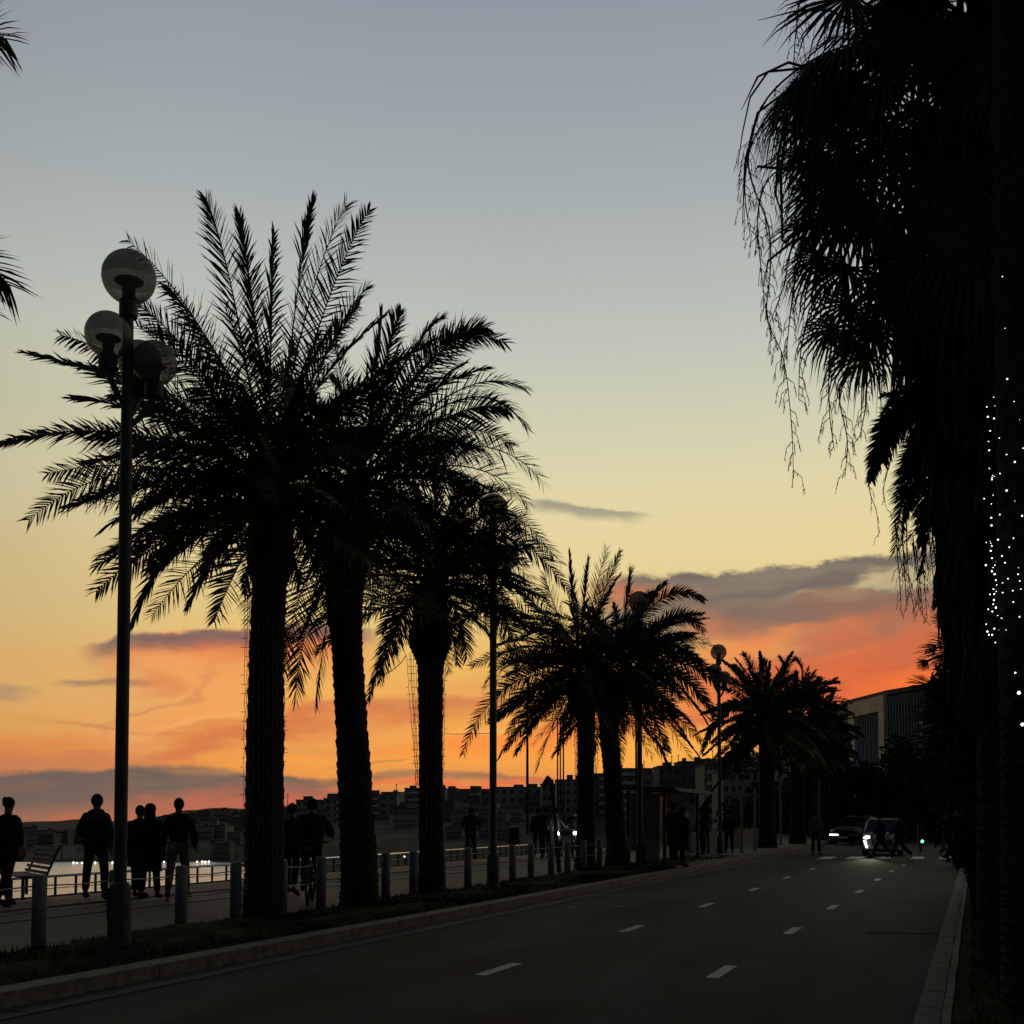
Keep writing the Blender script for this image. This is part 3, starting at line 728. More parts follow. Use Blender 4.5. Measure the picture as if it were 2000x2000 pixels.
def trunk(mb, pts, rads, rnd, rough=.07, pitch=.13, seg=26):
    """rough palm trunk with rows of old leaf bases"""
    P = [Vector(p) for p in pts]; tot = sum((P[i+1]-P[i]).length for i in range(len(P)-1)); N = int(tot/.035)
    vs, fs = [], []; ph = rnd.random()*6
    for i in range(N+1):
        t = i/N*(len(P)-1); k = min(int(t), len(P)-2); u = t-k; u2 = u*u*(3-2*u)
        c = P[k].lerp(P[k+1], u); r = rads[k]*(1-u2)+rads[k+1]*u2; s = i*.035
        for a in range(seg):
            an = 2*math.pi*a/seg; row = s/pitch; off = .5*(int(row) % 2)
            saw = (row % 1.0); cell = abs(((an/(2*math.pi)*9 + off + ph) % 1)-.5)*2
            d = rough*(saw*(1-.6*cell) - .3 + .35*noise.noise(Vector((math.cos(an)*2, math.sin(an)*2, s*5+ph))))
            rr_ = r*(1+d*1.6); vs.append((c.x+rr_*math.cos(an), c.y+rr_*math.sin(an), c.z))
    for i in range(N):
        for a in range(seg):
            b_ = (a+1) % seg; fs.append((i*seg+a, i*seg+b_, (i+1)*seg+b_, (i+1)*seg+a))
    mb.add(vs, fs)
def stubs(mb, c, r, z0, z1, n, rnd, ln=.28):
    for i in range(n):
        az = i*2.4+rnd.random(); z = z0+(z1-z0)*rnd.random(); d = Vector((math.cos(az), math.sin(az), rnd.uniform(.3,1.1))).normalized()
        p = Vector((c[0]+math.cos(az)*r*.8, c[1]+math.sin(az)*r*.8, z)); mb.tube([p, p+d*ln*rnd.uniform(.5,1.2)], [.05,.03], 5)
PALMS = []
def palm(name, lab, base_px, d, trunk_px, crown_px, hero, nfill, L, seed, ll=.6, w=.0245, nl=43, stub=True, elmin=-40, doff=0.0, fillkw={}, group='date palms along the verge', rough=.07, bulge=1.35, nh=None):
    rnd = random.Random(seed)
    """trunk_px: list of (x, y, width px) from base to crown at distance d"""
    base = at(base_px, 1593, d); s = F/d
    T = thing(name, (base.x, base.y, ZV), lab, 'palm tree', group)
    o = T.location
    pts, rads = [], []
    for (x, y, wpx) in trunk_px:
        p = at(x, y, d); pts.append((p.x, p.y, max(p.z, ZV-.1) if (x,y,wpx) != trunk_px[0] else ZV-.15)); rads.append(wpx/2/s)
    mb = MB(); trunk(mb, pts, rads, rnd, rough)
    mb.build('trunk', barkm, T, smooth=False, loc=tuple(o)).location = (0,0,0)
    mb = MB(); cc = at(crown_px[0], crown_px[1], d)
    if stub: stubs(mb, (pts[-1][0], pts[-1][1]), rads[-1]*1.05, pts[-1][2]-.55, pts[-1][2]+.25, 46, rnd)
    # short heart of the crown
    for h in hero:
        (x1, y1), (x2, y2) = h[0], h[1]; dz = h[2] if len(h) > 2 else rnd.uniform(-.5,.5); kw = h[3] if len(h) > 3 else {}
        st = cc + Vector((rnd.uniform(-.12,.12), rnd.uniform(-.12,.12), rnd.uniform(-.25,.2)))
        p1 = at(x1, y1, d + dz*.5); p2 = at(x2, y2, d + dz)
        k = dict(n=nh or 60, ll=ll, w=w*1.1, roll=rnd.uniform(.6,1.35)*rnd.choice((-1,1))); k.update(kw)
        frond(mb, st, p1, p2, rnd, **k)
    crown_fill(mb, cc + Vector((0,0,-.05)), int(nfill*1.02), L, rnd, ll=ll*.95, w=w, nl=nl, elmin=elmin, **fillkw)
    mb.build('crown', leafm, T, loc=tuple(o)).location = (0,0,0)
    PALMS.append(T); return T
up = dict(spread=.72, ll=.64, roll=1.25, n=60, w=.024)       # folded young upright fronds
palm('date_palm','thickest date palm at the left, with unlit light strings down its trunk',517,16.2,
 [(517,1800,88),(516,1700,75),(517,1500,73),(520,1300,68),(526,1150,66),(528,1090,92),(530,1000,84),(532,930,60)], (530,950),
 [((230,790),(0,868)),((250,850),(58,1014)),((330,740),(52,690)),((290,690),(120,655),.8),((400,590),(250,470),.3),((385,670),(268,594),-.4),((455,500),(402,388),.2,up),((492,560),(468,424),-.2,up),
  ((572,560),(611,396),.1,dict(up, roll=.2)),((530,650),(535,458),.4,up),((615,590),(720,412),.2),((590,560),(676,400),-.3,up),((650,620),(716,563)),
  ((335,990),(256,1228),.2),((430,1040),(368,1182),.5),((380,960),(266,1096),-.6),((370,900),(268,1000),.9),((270,880),(95,925),.9),((340,830),(180,862),-1.2),((470,1080),(560,1250),1.5),((600,1000),(640,1180),1.2),
  ((360,780),(220,770),1.0),((450,700),(330,560),1.2),((620,700),(700,600),1.5),((300,840),(150,840),1.6),((400,1000),(300,1130),1.4)],
 78, 2.75, 11, elmin=-28, fillkw=dict(elmax=74, droop=1.25))
palm('date_palm','second date palm from the left, bare rough trunk leaning slightly',700,18.6,
 [(702,1790,80),(702,1700,72),(694,1550,66),(686,1400,62),(678,1270,60),(672,1180,70),(680,1090,84),(690,1000,60)], (700,940),
 [((800,590),(985,668),.2),((930,670),(1030,838),0),((905,690),(1024,758),.6),((960,800),(1060,944),-.2),((930,850),(1030,985),.4),((760,670),(782,610),.3,up),((800,650),(862,622),-.4),((850,640),(935,652),.8),
  ((590,1180),(576,1372),.2),((640,1150),(618,1374),-.2),((570,1120),(556,1310),.6),((900,760),(990,800),-.8),((840,850),(960,900),-1),((820,900),(930,960),1.2),((740,700),(745,610),.6,up),((870,780),(1000,870),1.4),((780,1000),(860,1100),1.0),((860,620),(950,640),-.6),((650,1100),(590,1240),1)],
 66, 2.6, 12, elmin=-22, fillkw=dict(elmax=72, droop=1.35))
palm('date_palm','third date palm with cut frond stubs and loose light strings beside its trunk',843,21.4,
 [(843,1760,56),(842,1650,48),(841,1450,46),(841,1310,50),(840,1250,84),(842,1190,66),(845,1130,50)], (848,1130),
 [((970,940),(1118,1165),.2),((960,900),(1080,1085),.9),((765,1190),(722,1362),0),((780,1170),(742,1330),.7),((900,1170),(912,1284),.1),((1000,1150),(1012,1300),.6),((780,980),(720,1050),-.6),((850,980),(850,900),0,up),((900,1000),(930,950),.4,up),
  ((950,1010),(1050,1150),-.8),((800,1000),(760,930),.4,up),((900,950),(985,960),.9),((940,1080),(1000,1200),1.2),((990,960),(1095,1100),-.5)],
 50, 2.2, 13, ll=.54, w=.023, elmin=-22, fillkw=dict(elmax=72, droop=1.2))
palm('date_palm','fourth date palm, left one of the pair with touching crowns',1143,31.0,
 [(1143,1712,46),(1144,1650,36),(1144,1500,33),(1145,1400,36),(1140,1365,60),(1136,1330,40)], (1132,1300),
 [((955,1310),(905,1470),0,dict(ll=.55)),((1050,1340),(972,1406),.5),((990,1110),(896,1222),.3),((1030,1210),(930,1180),-.6),((1120,1180),(1112,1080),0,up),((1138,1180),(1150,1094),.5,up),((1155,1180),(1184,1072),-.3,up),((1165,1190),(1211,1078),.3,up),
  ((1080,1180),(1062,1120),.8,up),((1020,1250),(920,1300),1.2),((1040,1160),(985,1130),.8),((1000,1260),(950,1330),-1.2)],
 78, 2.9, 14, ll=.58, w=.032, nl=36, fillkw=dict(elmax=72, droop=1.5))
palm('date_palm','fifth date palm, right one of the pair, trunk bent like a bow',1196,32.6,
 [(1203,1702,46),(1203,1640,38),(1197,1520,36),(1189,1420,38),(1192,1370,62),(1203,1320,44)], (1208,1300),
 [((1285,1110),(1374,1172),0,dict(ll=.5)),((1320,1150),(1374,1232),.6),((1290,1240),(1352,1242),-.4),((1310,1250),(1366,1292),.4),((1345,1290),(1393,1396),0),((1330,1260),(1402,1340),.9),((1290,1340),(1320,1402),.3),((1250,1330),(1266,1412),-.3),
  ((1250,1180),(1300,1140),.8),((1220,1180),(1232,1110),0,up),((1290,1200),(1370,1200),1.6),((1310,1290),(1385,1420),1.4)],
 74, 2.85, 15, ll=.58, w=.033, nl=44, fillkw=dict(elmax=70, droop=1.5))
FARP = [(1497,50.5,1395,'sixth date palm, first of the dense far cluster behind the fourth and fifth lamps',16),(1556,57,1402,'seventh date palm, middle of the dense far cluster',17),(1600,66,1440,'eighth date palm, right side of the dense far cluster',18),(1628,76,1470,'ninth date palm, small one at the right end of the far cluster',19)]
for px, d, cy, lb, sd_ in FARP:
    s = F/d; by = 1593+1.5*s
    k = s/43
    palm('date_palm', lb, px, d, [(px+2,by,40*k),(px+1,1593,30*k),(px,cy+40*k,28*k),(px,cy+12*k,48*k),(px,cy-5,30*k)], (px, cy),
      ([((1420,1330),(1372,1468),0,dict(ll=.7)),((1440,1300),(1432,1302),0),((1470,1290),(1452,1278),0,up),((1455,1370),(1432,1456),.8),((1500,1300),(1492,1290),0,up),((1420,1330),(1400,1345),1.4)] if sd_ == 16 else
       [((1545,1310),(1522,1283),0,up),((1580,1300),(1552,1285),0,up),((1600,1330),(1600,1325),0)] if sd_ == 17 else
       [((1620,1360),(1630,1350),0),((1660,1380),(1668,1400),0),((1640,1370),(1628,1376),0)] if sd_ == 18 else []),
      76 if sd_ < 18 else 60, (3.3, 3.1, 2.2, 1.6)[sd_-16], sd_, ll=.44, w=.065, nl=50, nh=56, stub=False, fillkw=dict(elmax=84, droop=1.5))
# nearer date palm just outside the left edge: only frond tips show
palm('date_palm','date palm beyond the left edge, only coarse frond tips in view',-420,10.6, [(-420,1900,120),(-420,1500,100),(-420,900,100),(-420,700,140)], (-420,640),
 [((-180,-60),(10,75),0,dict(ll=.62,w=.024,roll=1.1,n=48,tip=.55)),((-150,350),(16,555),0,dict(ll=.58,w=.026,roll=1.1,n=52,tip=.6)),((-180,430),(-12,610),.3,dict(ll=.5,w=.026,n=44,roll=-1.2))],
 20, 1.6, 20, stub=False)
# ---------------------------------------------------------------- fan palms at the right
def fan(mb, hub, d, nrm, rad, rnd, nseg=34, arc=250, droop=.5, w=.03, petiole=None, join=.45):
    """palmate leaf: segments radiate from the hub in the plane of d, tips hanging"""
    hub = Vector(hub); d = Vector(d).normalized(); nrm = (Vector(nrm) - d*Vector(nrm).dot(d)).normalized(); s = d.cross(nrm)
    if petiole is not None: mb.tube([petiole, (Vector(petiole)+hub)/2 + Vector((0,0,.08)), hub], [.022,.018,.012], 5, False)
    for i in range(nseg):
        a = R(-arc/2 + arc*i/(nseg-1) + rnd.uniform(-2,2)); L = rad*(1-.35*abs(a)/R(arc/2))*rnd.uniform(.85,1.08)
        v = d*math.cos(a) + s*math.sin(a); wv = (s*math.cos(a) - d*math.sin(a))
        sp_ = max(w*.7, 2*join*L*math.sin(R(arc/nseg/2))*1.05)
        p1 = hub + v*L*join + nrm*.02*(i % 2); p2 = hub + v*L*.75 + Vector((0,0,-1))*droop*L*.16; p3 = hub + v*L*.92 + Vector((0,0,-1))*droop*L*rnd.uniform(.35,.8)
        mb.add([hub - wv*.006, hub + wv*.006, p1 + wv*sp_*.5, p1 - wv*sp_*.5, p2 + wv*w*.32, p2 - wv*w*.32, p3], [(0,1,2,3),(3,2,4,5),(5,4,6)])
def hang(mb, p, L, w, rnd, n=3):
    v = Vector((rnd.uniform(-.25,.25), rnd.uniform(-.25,.25), -1)); a = rnd.uniform(0,6.28); wd = Vector((math.cos(a), math.sin(a), 0))*w
    p = Vector(p); q = p + v*L*.55; e = q + Vector((rnd.uniform(-.2,.2), rnd.uniform(-.2,.2), -1))*L*.45
    mb.add([p-wd*.6, p+wd*.6, q+wd*.5, q-wd*.5, e], [(0,1,2,3),(3,2,4)])
def skirt(mb, cx, cy, prof, n, rnd, L=.8, w=.03):
    """hanging dead leaves packed round a trunk; prof = [(z, r)...]"""
    zs = [z for z, r in prof]
    for i in range(n):
        z = rnd.uniform(zs[-1], zs[0])
        for (za, ra), (zb, rb) in zip(prof, prof[1:]):
            if zb <= z <= za: r = rb + (ra-rb)*(z-zb)/(za-zb); break
        r *= rnd.uniform(.15, 1)**.6; a = rnd.uniform(0, 6.28)
        hang(mb, (cx+r*math.cos(a), cy+r*math.sin(a), z), L*rnd.uniform(.6,1.25), w*rnd.uniform(.6,1.4), rnd)
def panicle(mb, pts, rnd, w=.012, bl=.42, step=.07, dens=1.0, t0=.12):
    """drooping flower stalk with fine hanging branchlets"""
    P = [Vector(p) for p in pts]
    Q = []
    for i in range(len(P)-1):
        a = P[max(0,i-1)]; b_ = P[i]; c = P[i+1]; d = P[min(len(P)-1,i+2)]
        for k in range(6):
            t = k/6; Q.append(.5*((2*b_)+(c-a)*t+(2*a-5*b_+4*c-d)*t*t+(3*b_-a-3*c+d)*t*t*t))
    Q.append(P[-1])
    mb.tube(Q, [w*(1-.75*i/len(Q)) for i in range(len(Q))], 4, False)
    acc = 0; tot = sum((Q[i+1]-Q[i]).length for i in range(len(Q)-1)); s = 0
    for i in range(len(Q)-1):
        seg = (Q[i+1]-Q[i]).length; s += seg; acc += seg
        while acc > step/dens:
            acc -= step/dens
            if s/tot < t0: continue
            az = rnd.uniform(0, 6.28); L = bl*rnd.uniform(.4,1.0)*(1-.45*s/tot); o = Vector((math.cos(az), math.sin(az), 0))
            p = Q[i+1]; q = p + o*L*.35 + Vector((0,0,-L*.3)); e = q + o*L*.15 + Vector((0,0,-L*.7))
            r = .0045; mb.tube([p,q,e], [r,r*.8,r*.5], 3, False)
            for k in range(9):
                u = rnd.random(); b0 = q.lerp(e, u) if u > .2 else p.lerp(q, rnd.random()); a2 = rnd.uniform(0,6.28)
                v = Vector((math.cos(a2)*.5, math.sin(a2)*.5, -1))*L*.22*rnd.uniform(.5,1.2); wv = Vector((RT.x, RT.y, 0))*.0036
                mb.add([b0-wv, b0+wv, b0+v], [(0,1,2)])
def clean_root(name, px, d, lab, group='tall fan palms on the right verge'):
    b = at(px, 1593, d); return thing(name, (b.x, b.y, ZV), lab, 'palm tree', group)
def putp(mb, name, m, T): 
    o = mb.build(name, m, T, loc=tuple(T.location)); o.location = (0,0,0); return o
rnd = random.Random(31)
D1 = 11.0; T = clean_root('fan_palm', 1980, D1, 'huge shaggy fan palm at the upper right with hanging flower stalks')
b0 = T.location.copy(); X0, Y0 = b0.x, b0.y
z_ = lambda py, d=D1: at(1980, py, d).z
mb = MB(); trunk(mb, [(X0,Y0,0),(X0,Y0,3),(X0,Y0,6),(X0,Y0,z_(-80))], [.36,.32,.3,.28], rnd, .05); putp(mb, 'trunk', barkm, T)
mb = MB()
skirt(mb, X0, Y0, [(z_(290),1.3),(z_(300),1.38),(z_(430),1.3),(z_(600),1.08),(z_(700),.9),(z_(850),.76),(z_(1000),.66),(z_(1160),.62),(z_(1290),.5)], 6200, rnd, .75, .034)
skirt(mb, X0, Y0, [(z_(-60),.75),(z_(100),.6),(z_(300),.75)], 900, rnd, .6, .034)
skirt(mb, X0, Y0, [(z_(250),.7),(z_(900),.62),(z_(1330),.5)], 4200, rnd, .5, .05)
putp(mb, 'dead_leaf_skirt', deadm, T)
mb = MB()
# crown leaves: hub pixel, blade direction (screen), radius
def fanp(px, py, dx, dy, rad, dz=0.0, droop=.6, tilt=.6, n=34, arc=230, w=.026, d=D1, src=None):
    hub = at(px, py, d+dz); dd = RT*dx + UP*(-dy); nr = (-FW*(1-tilt) + Vector((0,0,1))*tilt)
    src = src or at(1950, 60, d); fan(mb, hub, dd, nr, rad, rnd, n, arc, droop, w, src)
for a in [(1660,-10,-1,.35,.95,-.3,.55,.3),(1760,20,-1,.1,1.1,.2,.8,.5),(1640,110,-1,.30,.95,0,1.3,.72),(1690,95,-1,.2,1.0,.4,1.2,.7),(1740,130,-.8,.6,1.1,-.4,1.2,.6),(1590,180,-1,.75,.75,.2,1.3,.5),(1585,300,-1,.15,.62,0,.9,.45),(1650,280,-.9,.5,.85,.3,1.0,.4),
          (1590,440,-1,.2,.6,0,.8,.5),(1640,420,-1,.5,.8,.4,1,.3),(1655,520,-.8,.8,.7,0,1,.4),(1630,640,-.9,.6,.5,.2,.9,.3),(1690,690,-.9,.5,.55,0,.9,.4),(1700,640,-.6,.8,.7,-.3,1,.3),(1850,-20,-.3,-1,1.2,0,.5,.3),(1900,30,.4,1,1.3,-.6,.9,.4),(1800,60,-.4,1,1.2,-.5,1,.4),
          (1660,110,-1,.3,1.1,-.2,1.3,.75),(1620,130,-1,.4,.95,.3,1.4,.75),(1580,160,-.9,.7,.7,-.2,1.4,.6),(1650,190,-.8,.8,.9,.2,1.3,.45),(1690,170,-.6,1,1.0,-.2,1.3,.4),(1700,60,-1,.2,1.1,.5,1.0,.6),(1610,300,-.8,.8,.7,.2,1.2,.4),(1640,350,-.9,.6,.8,-.2,1.1,.4),(1600,170,-1,.45,.8,.1,1.3,.65),(1560,200,-.8,.8,.6,.3,1.3,.5),(1620,230,-1,.5,.8,-.3,1.2,.5),(1640,160,-.5,1,1.0,.5,1.2,.4),(1660,330,-.7,.8,.9,-.4,1.2,.4),(1620,380,-1,.5,.65,.3,1,.4),(1600,500,-.8,.8,.55,.3,1,.4),(1660,590,-.8,.7,.6,-.3,1,.4),(1960,100,.5,1,1.3,-.7,1,.4),(1740,250,-.7,.8,1.1,-.2,1.2,.3),(1700,400,-.7,.8,1.0,-.2,1.2,.3),(1760,560,-.6,.9,.9,-.3,1.2,.3),(1820,330,-.2,1,1.1,-.9,1.2,.3),(1900,430,.1,1,1.2,-1.1,1.2,.3)]:
    fanp(*a)
for i in range(26):
    az = i*2.4; el = rnd.uniform(-.2,1.2); dv = Vector((math.cos(az)*math.cos(el), math.sin(az)*math.cos(el), math.sin(el))); src = Vector((X0,Y0,z_(60)))
    hub = src + dv*rnd.uniform(.8,1.3); fan(mb, hub, dv + Vector((0,0,-.3)), Vector((0,0,1)), rnd.uniform(.9,1.2), rnd, 32, 230, .9, .028, src)
# long loose segments at the outer rim
for (pts) in ([(1640,150),(1540,122),(1480,150),(1448,215)],[(1600,130),(1500,140),(1465,190),(1450,260),(1440,330)],[(1560,160),(1480,220),(1455,320),(1450,440)],[(1580,300),(1530,330),(1480,325),(1470,345)],[(1600,460),(1550,470),(1500,510),(1492,560)],
              [(1545,180),(1520,300),(1515,380),(1530,430)],[(1535,250),(1525,340),(1528,470),(1560,490)],[(1700,60),(1620,20),(1560,20),(1480,40)]):
    P = [at(x, y, D1+rnd.uniform(-.3,.3)) for x, y in pts]; mb.tube(P, [.016,.015,.012,.003][:len(P)], 4, False)
putp(mb, 'crown', leafm, T)
mb = MB()
def pan(pts, **k): panicle(mb, [at(x, y, D1 + k.pop('dz', 0) if False else D1) for x, y in pts], rnd, **k)
pan([(1750,60),(1600,110),(1500,190),(1462,290),(1470,360),(1500,440),(1505,520),(1498,620),(1530,700),(1545,820),(1550,930)], bl=.42, dens=1.1, t0=.22)
pan([(1720,150),(1560,170),(1478,260),(1455,360),(1465,460)], bl=.4, dens=1.2)
pan([(1740,300),(1600,320),(1510,340),(1480,420),(1488,540),(1495,600)], bl=.4, dens=1.3, t0=.3)
pan([(1750,420),(1620,430),(1550,480),(1530,560),(1500,640)], bl=.38, dens=1.2, t0=.35)
pan([(1750,500),(1640,540),(1590,600),(1565,680),(1560,780)], bl=.34, dens=1.3, t0=.3)
pan([(1760,560),(1680,640),(1625,700),(1620,800),(1630,880)], bl=.4, dens=1.2, t0=.3)
pan([(1760,600),(1690,700),(1640,760),(1655,860),(1650,930)], bl=.36, dens=1.1, t0=.3)
pan([(1780,640),(1700,740),(1690,800),(1680,850)], bl=.4, dens=1.1, t0=.3)
pan([(1640,-40),(1570,-10),(1555,60),(1550,130)], bl=.42, dens=1.6, t0=.3)
pan([(1700,-30),(1620,-10),(1610,60)], bl=.4, dens=1.2, t0=.3)
pan([(1600,430),(1560,520),(1545,600),(1535,700)], bl=.42, dens=1.5, t0=.1)
putp(mb, 'flower_stalks', deadm, T)

# feather-leaved palm just behind it
rnd = random.Random(33); D2 = 15.0
T = clean_root('fan_palm', 1955, D2, 'smaller palm behind the huge one, its comb-like fronds bending left at mid height', 'tall fan palms on the right verge')
T.name = 'feather_palm'; X2, Y2 = T.location.x, T.location.y; z2 = lambda py: at(1955, py, D2).z
mb = MB(); trunk(mb, [(X2,Y2,0),(X2,Y2,4),(X2,Y2,z2(840))], [.3,.27,.26], rnd, .05); putp(mb, 'trunk', barkm, T)
mb = MB(); cc = at(1900, 830, D2)
for c_, t_, kw in (((1735,730),(1704,935),dict(ll=.40,spread=1.1,roll=1.3,n=110,w=.03)),((1780,800),(1746,1085),dict(ll=.38,spread=1.1,roll=1.3,n=110,w=.03)),((1750,760),(1725,900),dict(ll=.42,roll=-1.2,n=90,w=.03)),((1770,820),(1762,1040),dict(ll=.42,roll=-1.2,n=90,w=.03)),((1800,800),(1790,1000),dict(ll=.42,roll=1.2,n=90,w=.03)),((1820,860),(1800,1060),dict(ll=.42,roll=-1.1,n=90,w=.03)),((1780,740),(1750,850),dict(ll=.42,roll=1.2,n=90,w=.03)),((1800,700),(1730,800),dict(ll=.4)),((1840,740),(1780,720),dict(ll=.3)),((1830,900),(1800,1120),dict(ll=.4)),((1820,850),(1770,1010),dict(ll=.4)),
    ((1860,1000),(1830,1180),dict(ll=.4)),((1880,700),(1880,640),{}),((1790,760),(1720,830),dict(ll=.4))):
    k = dict(n=60, ll=.4, w=.024, roll=.3); k.update(kw); frond(mb, cc, at(c_[0], c_[1], D2+rnd.uniform(-.2,.2)), at(t_[0], t_[1], D2+rnd.uniform(-.2,.2)), rnd, **k)
crown_fill(mb, cc + Vector((.4,.2,0)), 46, 1.5, rnd, ll=.36, w=.024, nl=44, elmin=-60)
putp(mb, 'crown', leafm, T)
mb = MB()
skirt(mb, X2, Y2, [(z2(860),.7),(z2(980),.75),(z2(1100),.78),(z2(1180),.72),(z2(1290),.62)], 4200, rnd, .5, .035)
for i in range(16):
    x = 1748+i*6.2+rnd.uniform(-4,4); y = 1075+rnd.uniform(-25,25); yy = y+rnd.uniform(50,130) if i % 4 else y+150
    if x > 1800: y -= 30
    panicle(mb, [at(x,y-30,D2), at(x+rnd.uniform(4,12),(y+yy)/2,D2), at(x+rnd.uniform(6,18),yy,D2)], rnd, w=.009, bl=.22, dens=.9, t0=.0)
for pts in ([(1728,940),(1745,880),(1725,960),(1735,1000)],[(1695,925),(1700,965),(1712,1000),(1716,1050)]):
    panicle(mb, [at(x,y,D2) for x,y in pts], rnd, w=.008, bl=.25, dens=.5)
putp(mb, 'dead_leaf_skirt', deadm, T)

# low fan palms and undergrowth below
for (px, cy, d, lab, sd_, reach) in ((1915,1270,17.0,'low bushy fan palm below the comb-like fronds',41,1.15),(1914,1400,14.5,'low fan palm with stiff fingers spread left in front of the tower',42,1.12),(1925,1540,19.0,'short fan palm nearest the ground at the right kerb',43,.9)):
    rnd = random.Random(sd_); T = clean_root('low_fan_palm', px+25, d, lab, 'low fan palms at the right kerb')
    T['category'] = 'palm tree'; x, y = T.location.x, T.location.y; c = at(px, cy, d)
    mb = MB(); trunk(mb, [(x,y,0),(x,y,c.z-.2)], [.2,.18], rnd, .06); putp(mb, 'trunk', barkm, T)
    mb = MB()
    for i in range(64):
        az = i*2.4; el = rnd.uniform(-1.0,1.1); dv = Vector((math.cos(az)*math.cos(el), math.sin(az)*math.cos(el), math.sin(el))); src = Vector((x,y,c.z))
        hub = src + dv*rnd.uniform(.25,.55); fan(mb, hub, dv, Vector((rnd.uniform(-.6,.6),rnd.uniform(-.6,.6),1)), reach*rnd.uniform(.5,.75), rnd, 26, 200, .15, .03, src, join=.35)
    if sd_ == 42:
        for (hx, hy, dx, dy, rr_) in ((1822,1338,-1,-.05,.36),(1840,1385,-1,.1,.42),(1835,1440,-1,.15,.45),(1860,1490,-1,.3,.42)):
            hub = at(hx, hy, d-.2); fan(mb, hub, RT*dx+UP*(-dy), -FW+Vector((0,0,.35)), rr_*1.15, rnd, 16, 95, .05, .02, Vector((x,y,c.z)), join=.2)
    if sd_ == 41:
        for (hx, hy, dx, dy, rr_) in ((1830,1265,-1,.2,.3),(1850,1215,-1,-.2,.35),(1812,1290,-1,.9,.26)):
            hub = at(hx, hy, d-.2); fan(mb, hub, RT*dx+UP*(-dy), -FW+Vector((0,0,.35)), rr_, rnd, 14, 100, .05, .02, Vector((x,y,c.z)), join=.2)
    putp(mb, 'crown', leafm, T)
    mb = MB(); skirt(mb, x, y, [(c.z+.1,.6 if sd_ != 42 else .4),(max(.9,c.z-1.2),.4 if sd_ != 42 else .22),(.5,.3 if sd_ != 42 else .15)], 2600, rnd, .5, .05); putp(mb, 'dead_leaf_skirt', deadm, T)

# leafy trees and bushes that close the view
def leafy(name, cpx, cpy, d, rx, rz, n, size, lab, seed, trunk_r=.15, group=None, ry=None, cat='tree', blobs=None):
    rnd = random.Random(seed); c = at(cpx, cpy, d); T = thing(name, (c.x, c.y, ZV), lab, cat, group)
    mb = MB(); h = c.z-ZV; mb.tube([(c.x,c.y,ZV-.2),(c.x+.1,c.y,ZV+h*.5),(c.x,c.y,c.z)], [trunk_r,trunk_r*.8,trunk_r*.5], 8)
    for q in range(7):
        a = q*.9; mb.tube([(c.x,c.y,ZV+h*.55),(c.x+math.cos(a)*rx*.4,c.y+math.sin(a)*rx*.4,c.z),(c.x+math.cos(a)*rx*.7,c.y+math.sin(a)*rx*.7,c.z+rz*.35)], [trunk_r*.5,trunk_r*.3,trunk_r*.1], 5)
    putp(mb, 'trunk' if cat == 'tree' else 'stem', barkm, T)
    mb = MB(); ry = ry or rx
    cl = [(Vector((rnd.gauss(0,.5)*rx, rnd.gauss(0,.5)*ry, rnd.gauss(0,.5)*rz)), rnd.uniform(.28,.5)) for _ in range(26)]
    for i in range(n):
        o, r = cl[i % 26]; v = Vector((rnd.gauss(0,1), rnd.gauss(0,1), rnd.gauss(0,1))).normalized()*r*rnd.random()**.4
        p = c + o + Vector((v.x*rx, v.y*ry, v.z*rz))
        if p.z < ZV: continue
        u = Vector((rnd.gauss(0,1), rnd.gauss(0,1), rnd.gauss(0,1))).normalized(); w_ = u.cross(Vector((rnd.random(),rnd.random(),rnd.random()))).normalized()
        s = size*rnd.uniform(.6,1.3); mb.add([p-u*s, p+w_*s*.4, p+u*s, p-w_*s*.4], [(0,1,2,3)])
    putp(mb, 'crown' if cat == 'tree' else 'foliage', mat('dark_foliage', (.035,.042,.022), .8, .45, 2, spec=.05), T); return T
for i, a in enumerate([
 ('broadleaf_tree',1625,1565,84,3.8,3.4,5200,.30,'dark rounded tree behind the right end of the far palm cluster',51),
 ('broadleaf_tree',1695,1612,88,5.0,3.4,5600,.32,'dark broad tree behind the car, left of the tower foot',52),
 ('broadleaf_tree',1775,1622,82,4.2,3.0,5200,.30,'dark tree under the tower, above the green traffic light',53),
 ('broadleaf_tree',1850,1540,74,4.0,4.6,5200,.28,'dark tall tree at the right end of the crossing',54),
 ('broadleaf_tree',1740,1625,100,6.5,3.4,5200,.34,'low wide tree closing the avenue behind the car',55),
 ('broadleaf_tree',1600,1600,96,6.5,4.6,5400,.34,'low wide tree behind the person waiting at the crossing',56),
 ('broadleaf_tree',1530,1580,100,5.0,4.5,4800,.34,'dark tree behind the trunks of the far palm cluster',57)]):
    leafy(*a[:9], a[9], trunk_r=.3, group='dark trees closing the avenue')
for i, a in enumerate([
 ('bush',2030,1660,15.5,.6,.55,6500,.075,'dense dark bush on the right verge beside the kerb',61),
 ('bush',1985,1600,21.0,.6,.8,7000,.09,'dark bush behind the dense one on the right verge',62),
 ('bush',1905,1620,36,.7,1.2,6000,.09,'far dark bush at the right kerb before the crossing',63),
 ('bush',1990,1480,13.5,.8,1.2,6500,.085,'tall dark bush filling the right edge above the verge',64),
 ('bush',1915,1430,24,.85,1.7,7000,.11,'tall dark shrub behind the low fan palms',65)]):
    leafy(*a[:9], a[9], trunk_r=.04, group='dark bushes on the right verge', cat='bush')

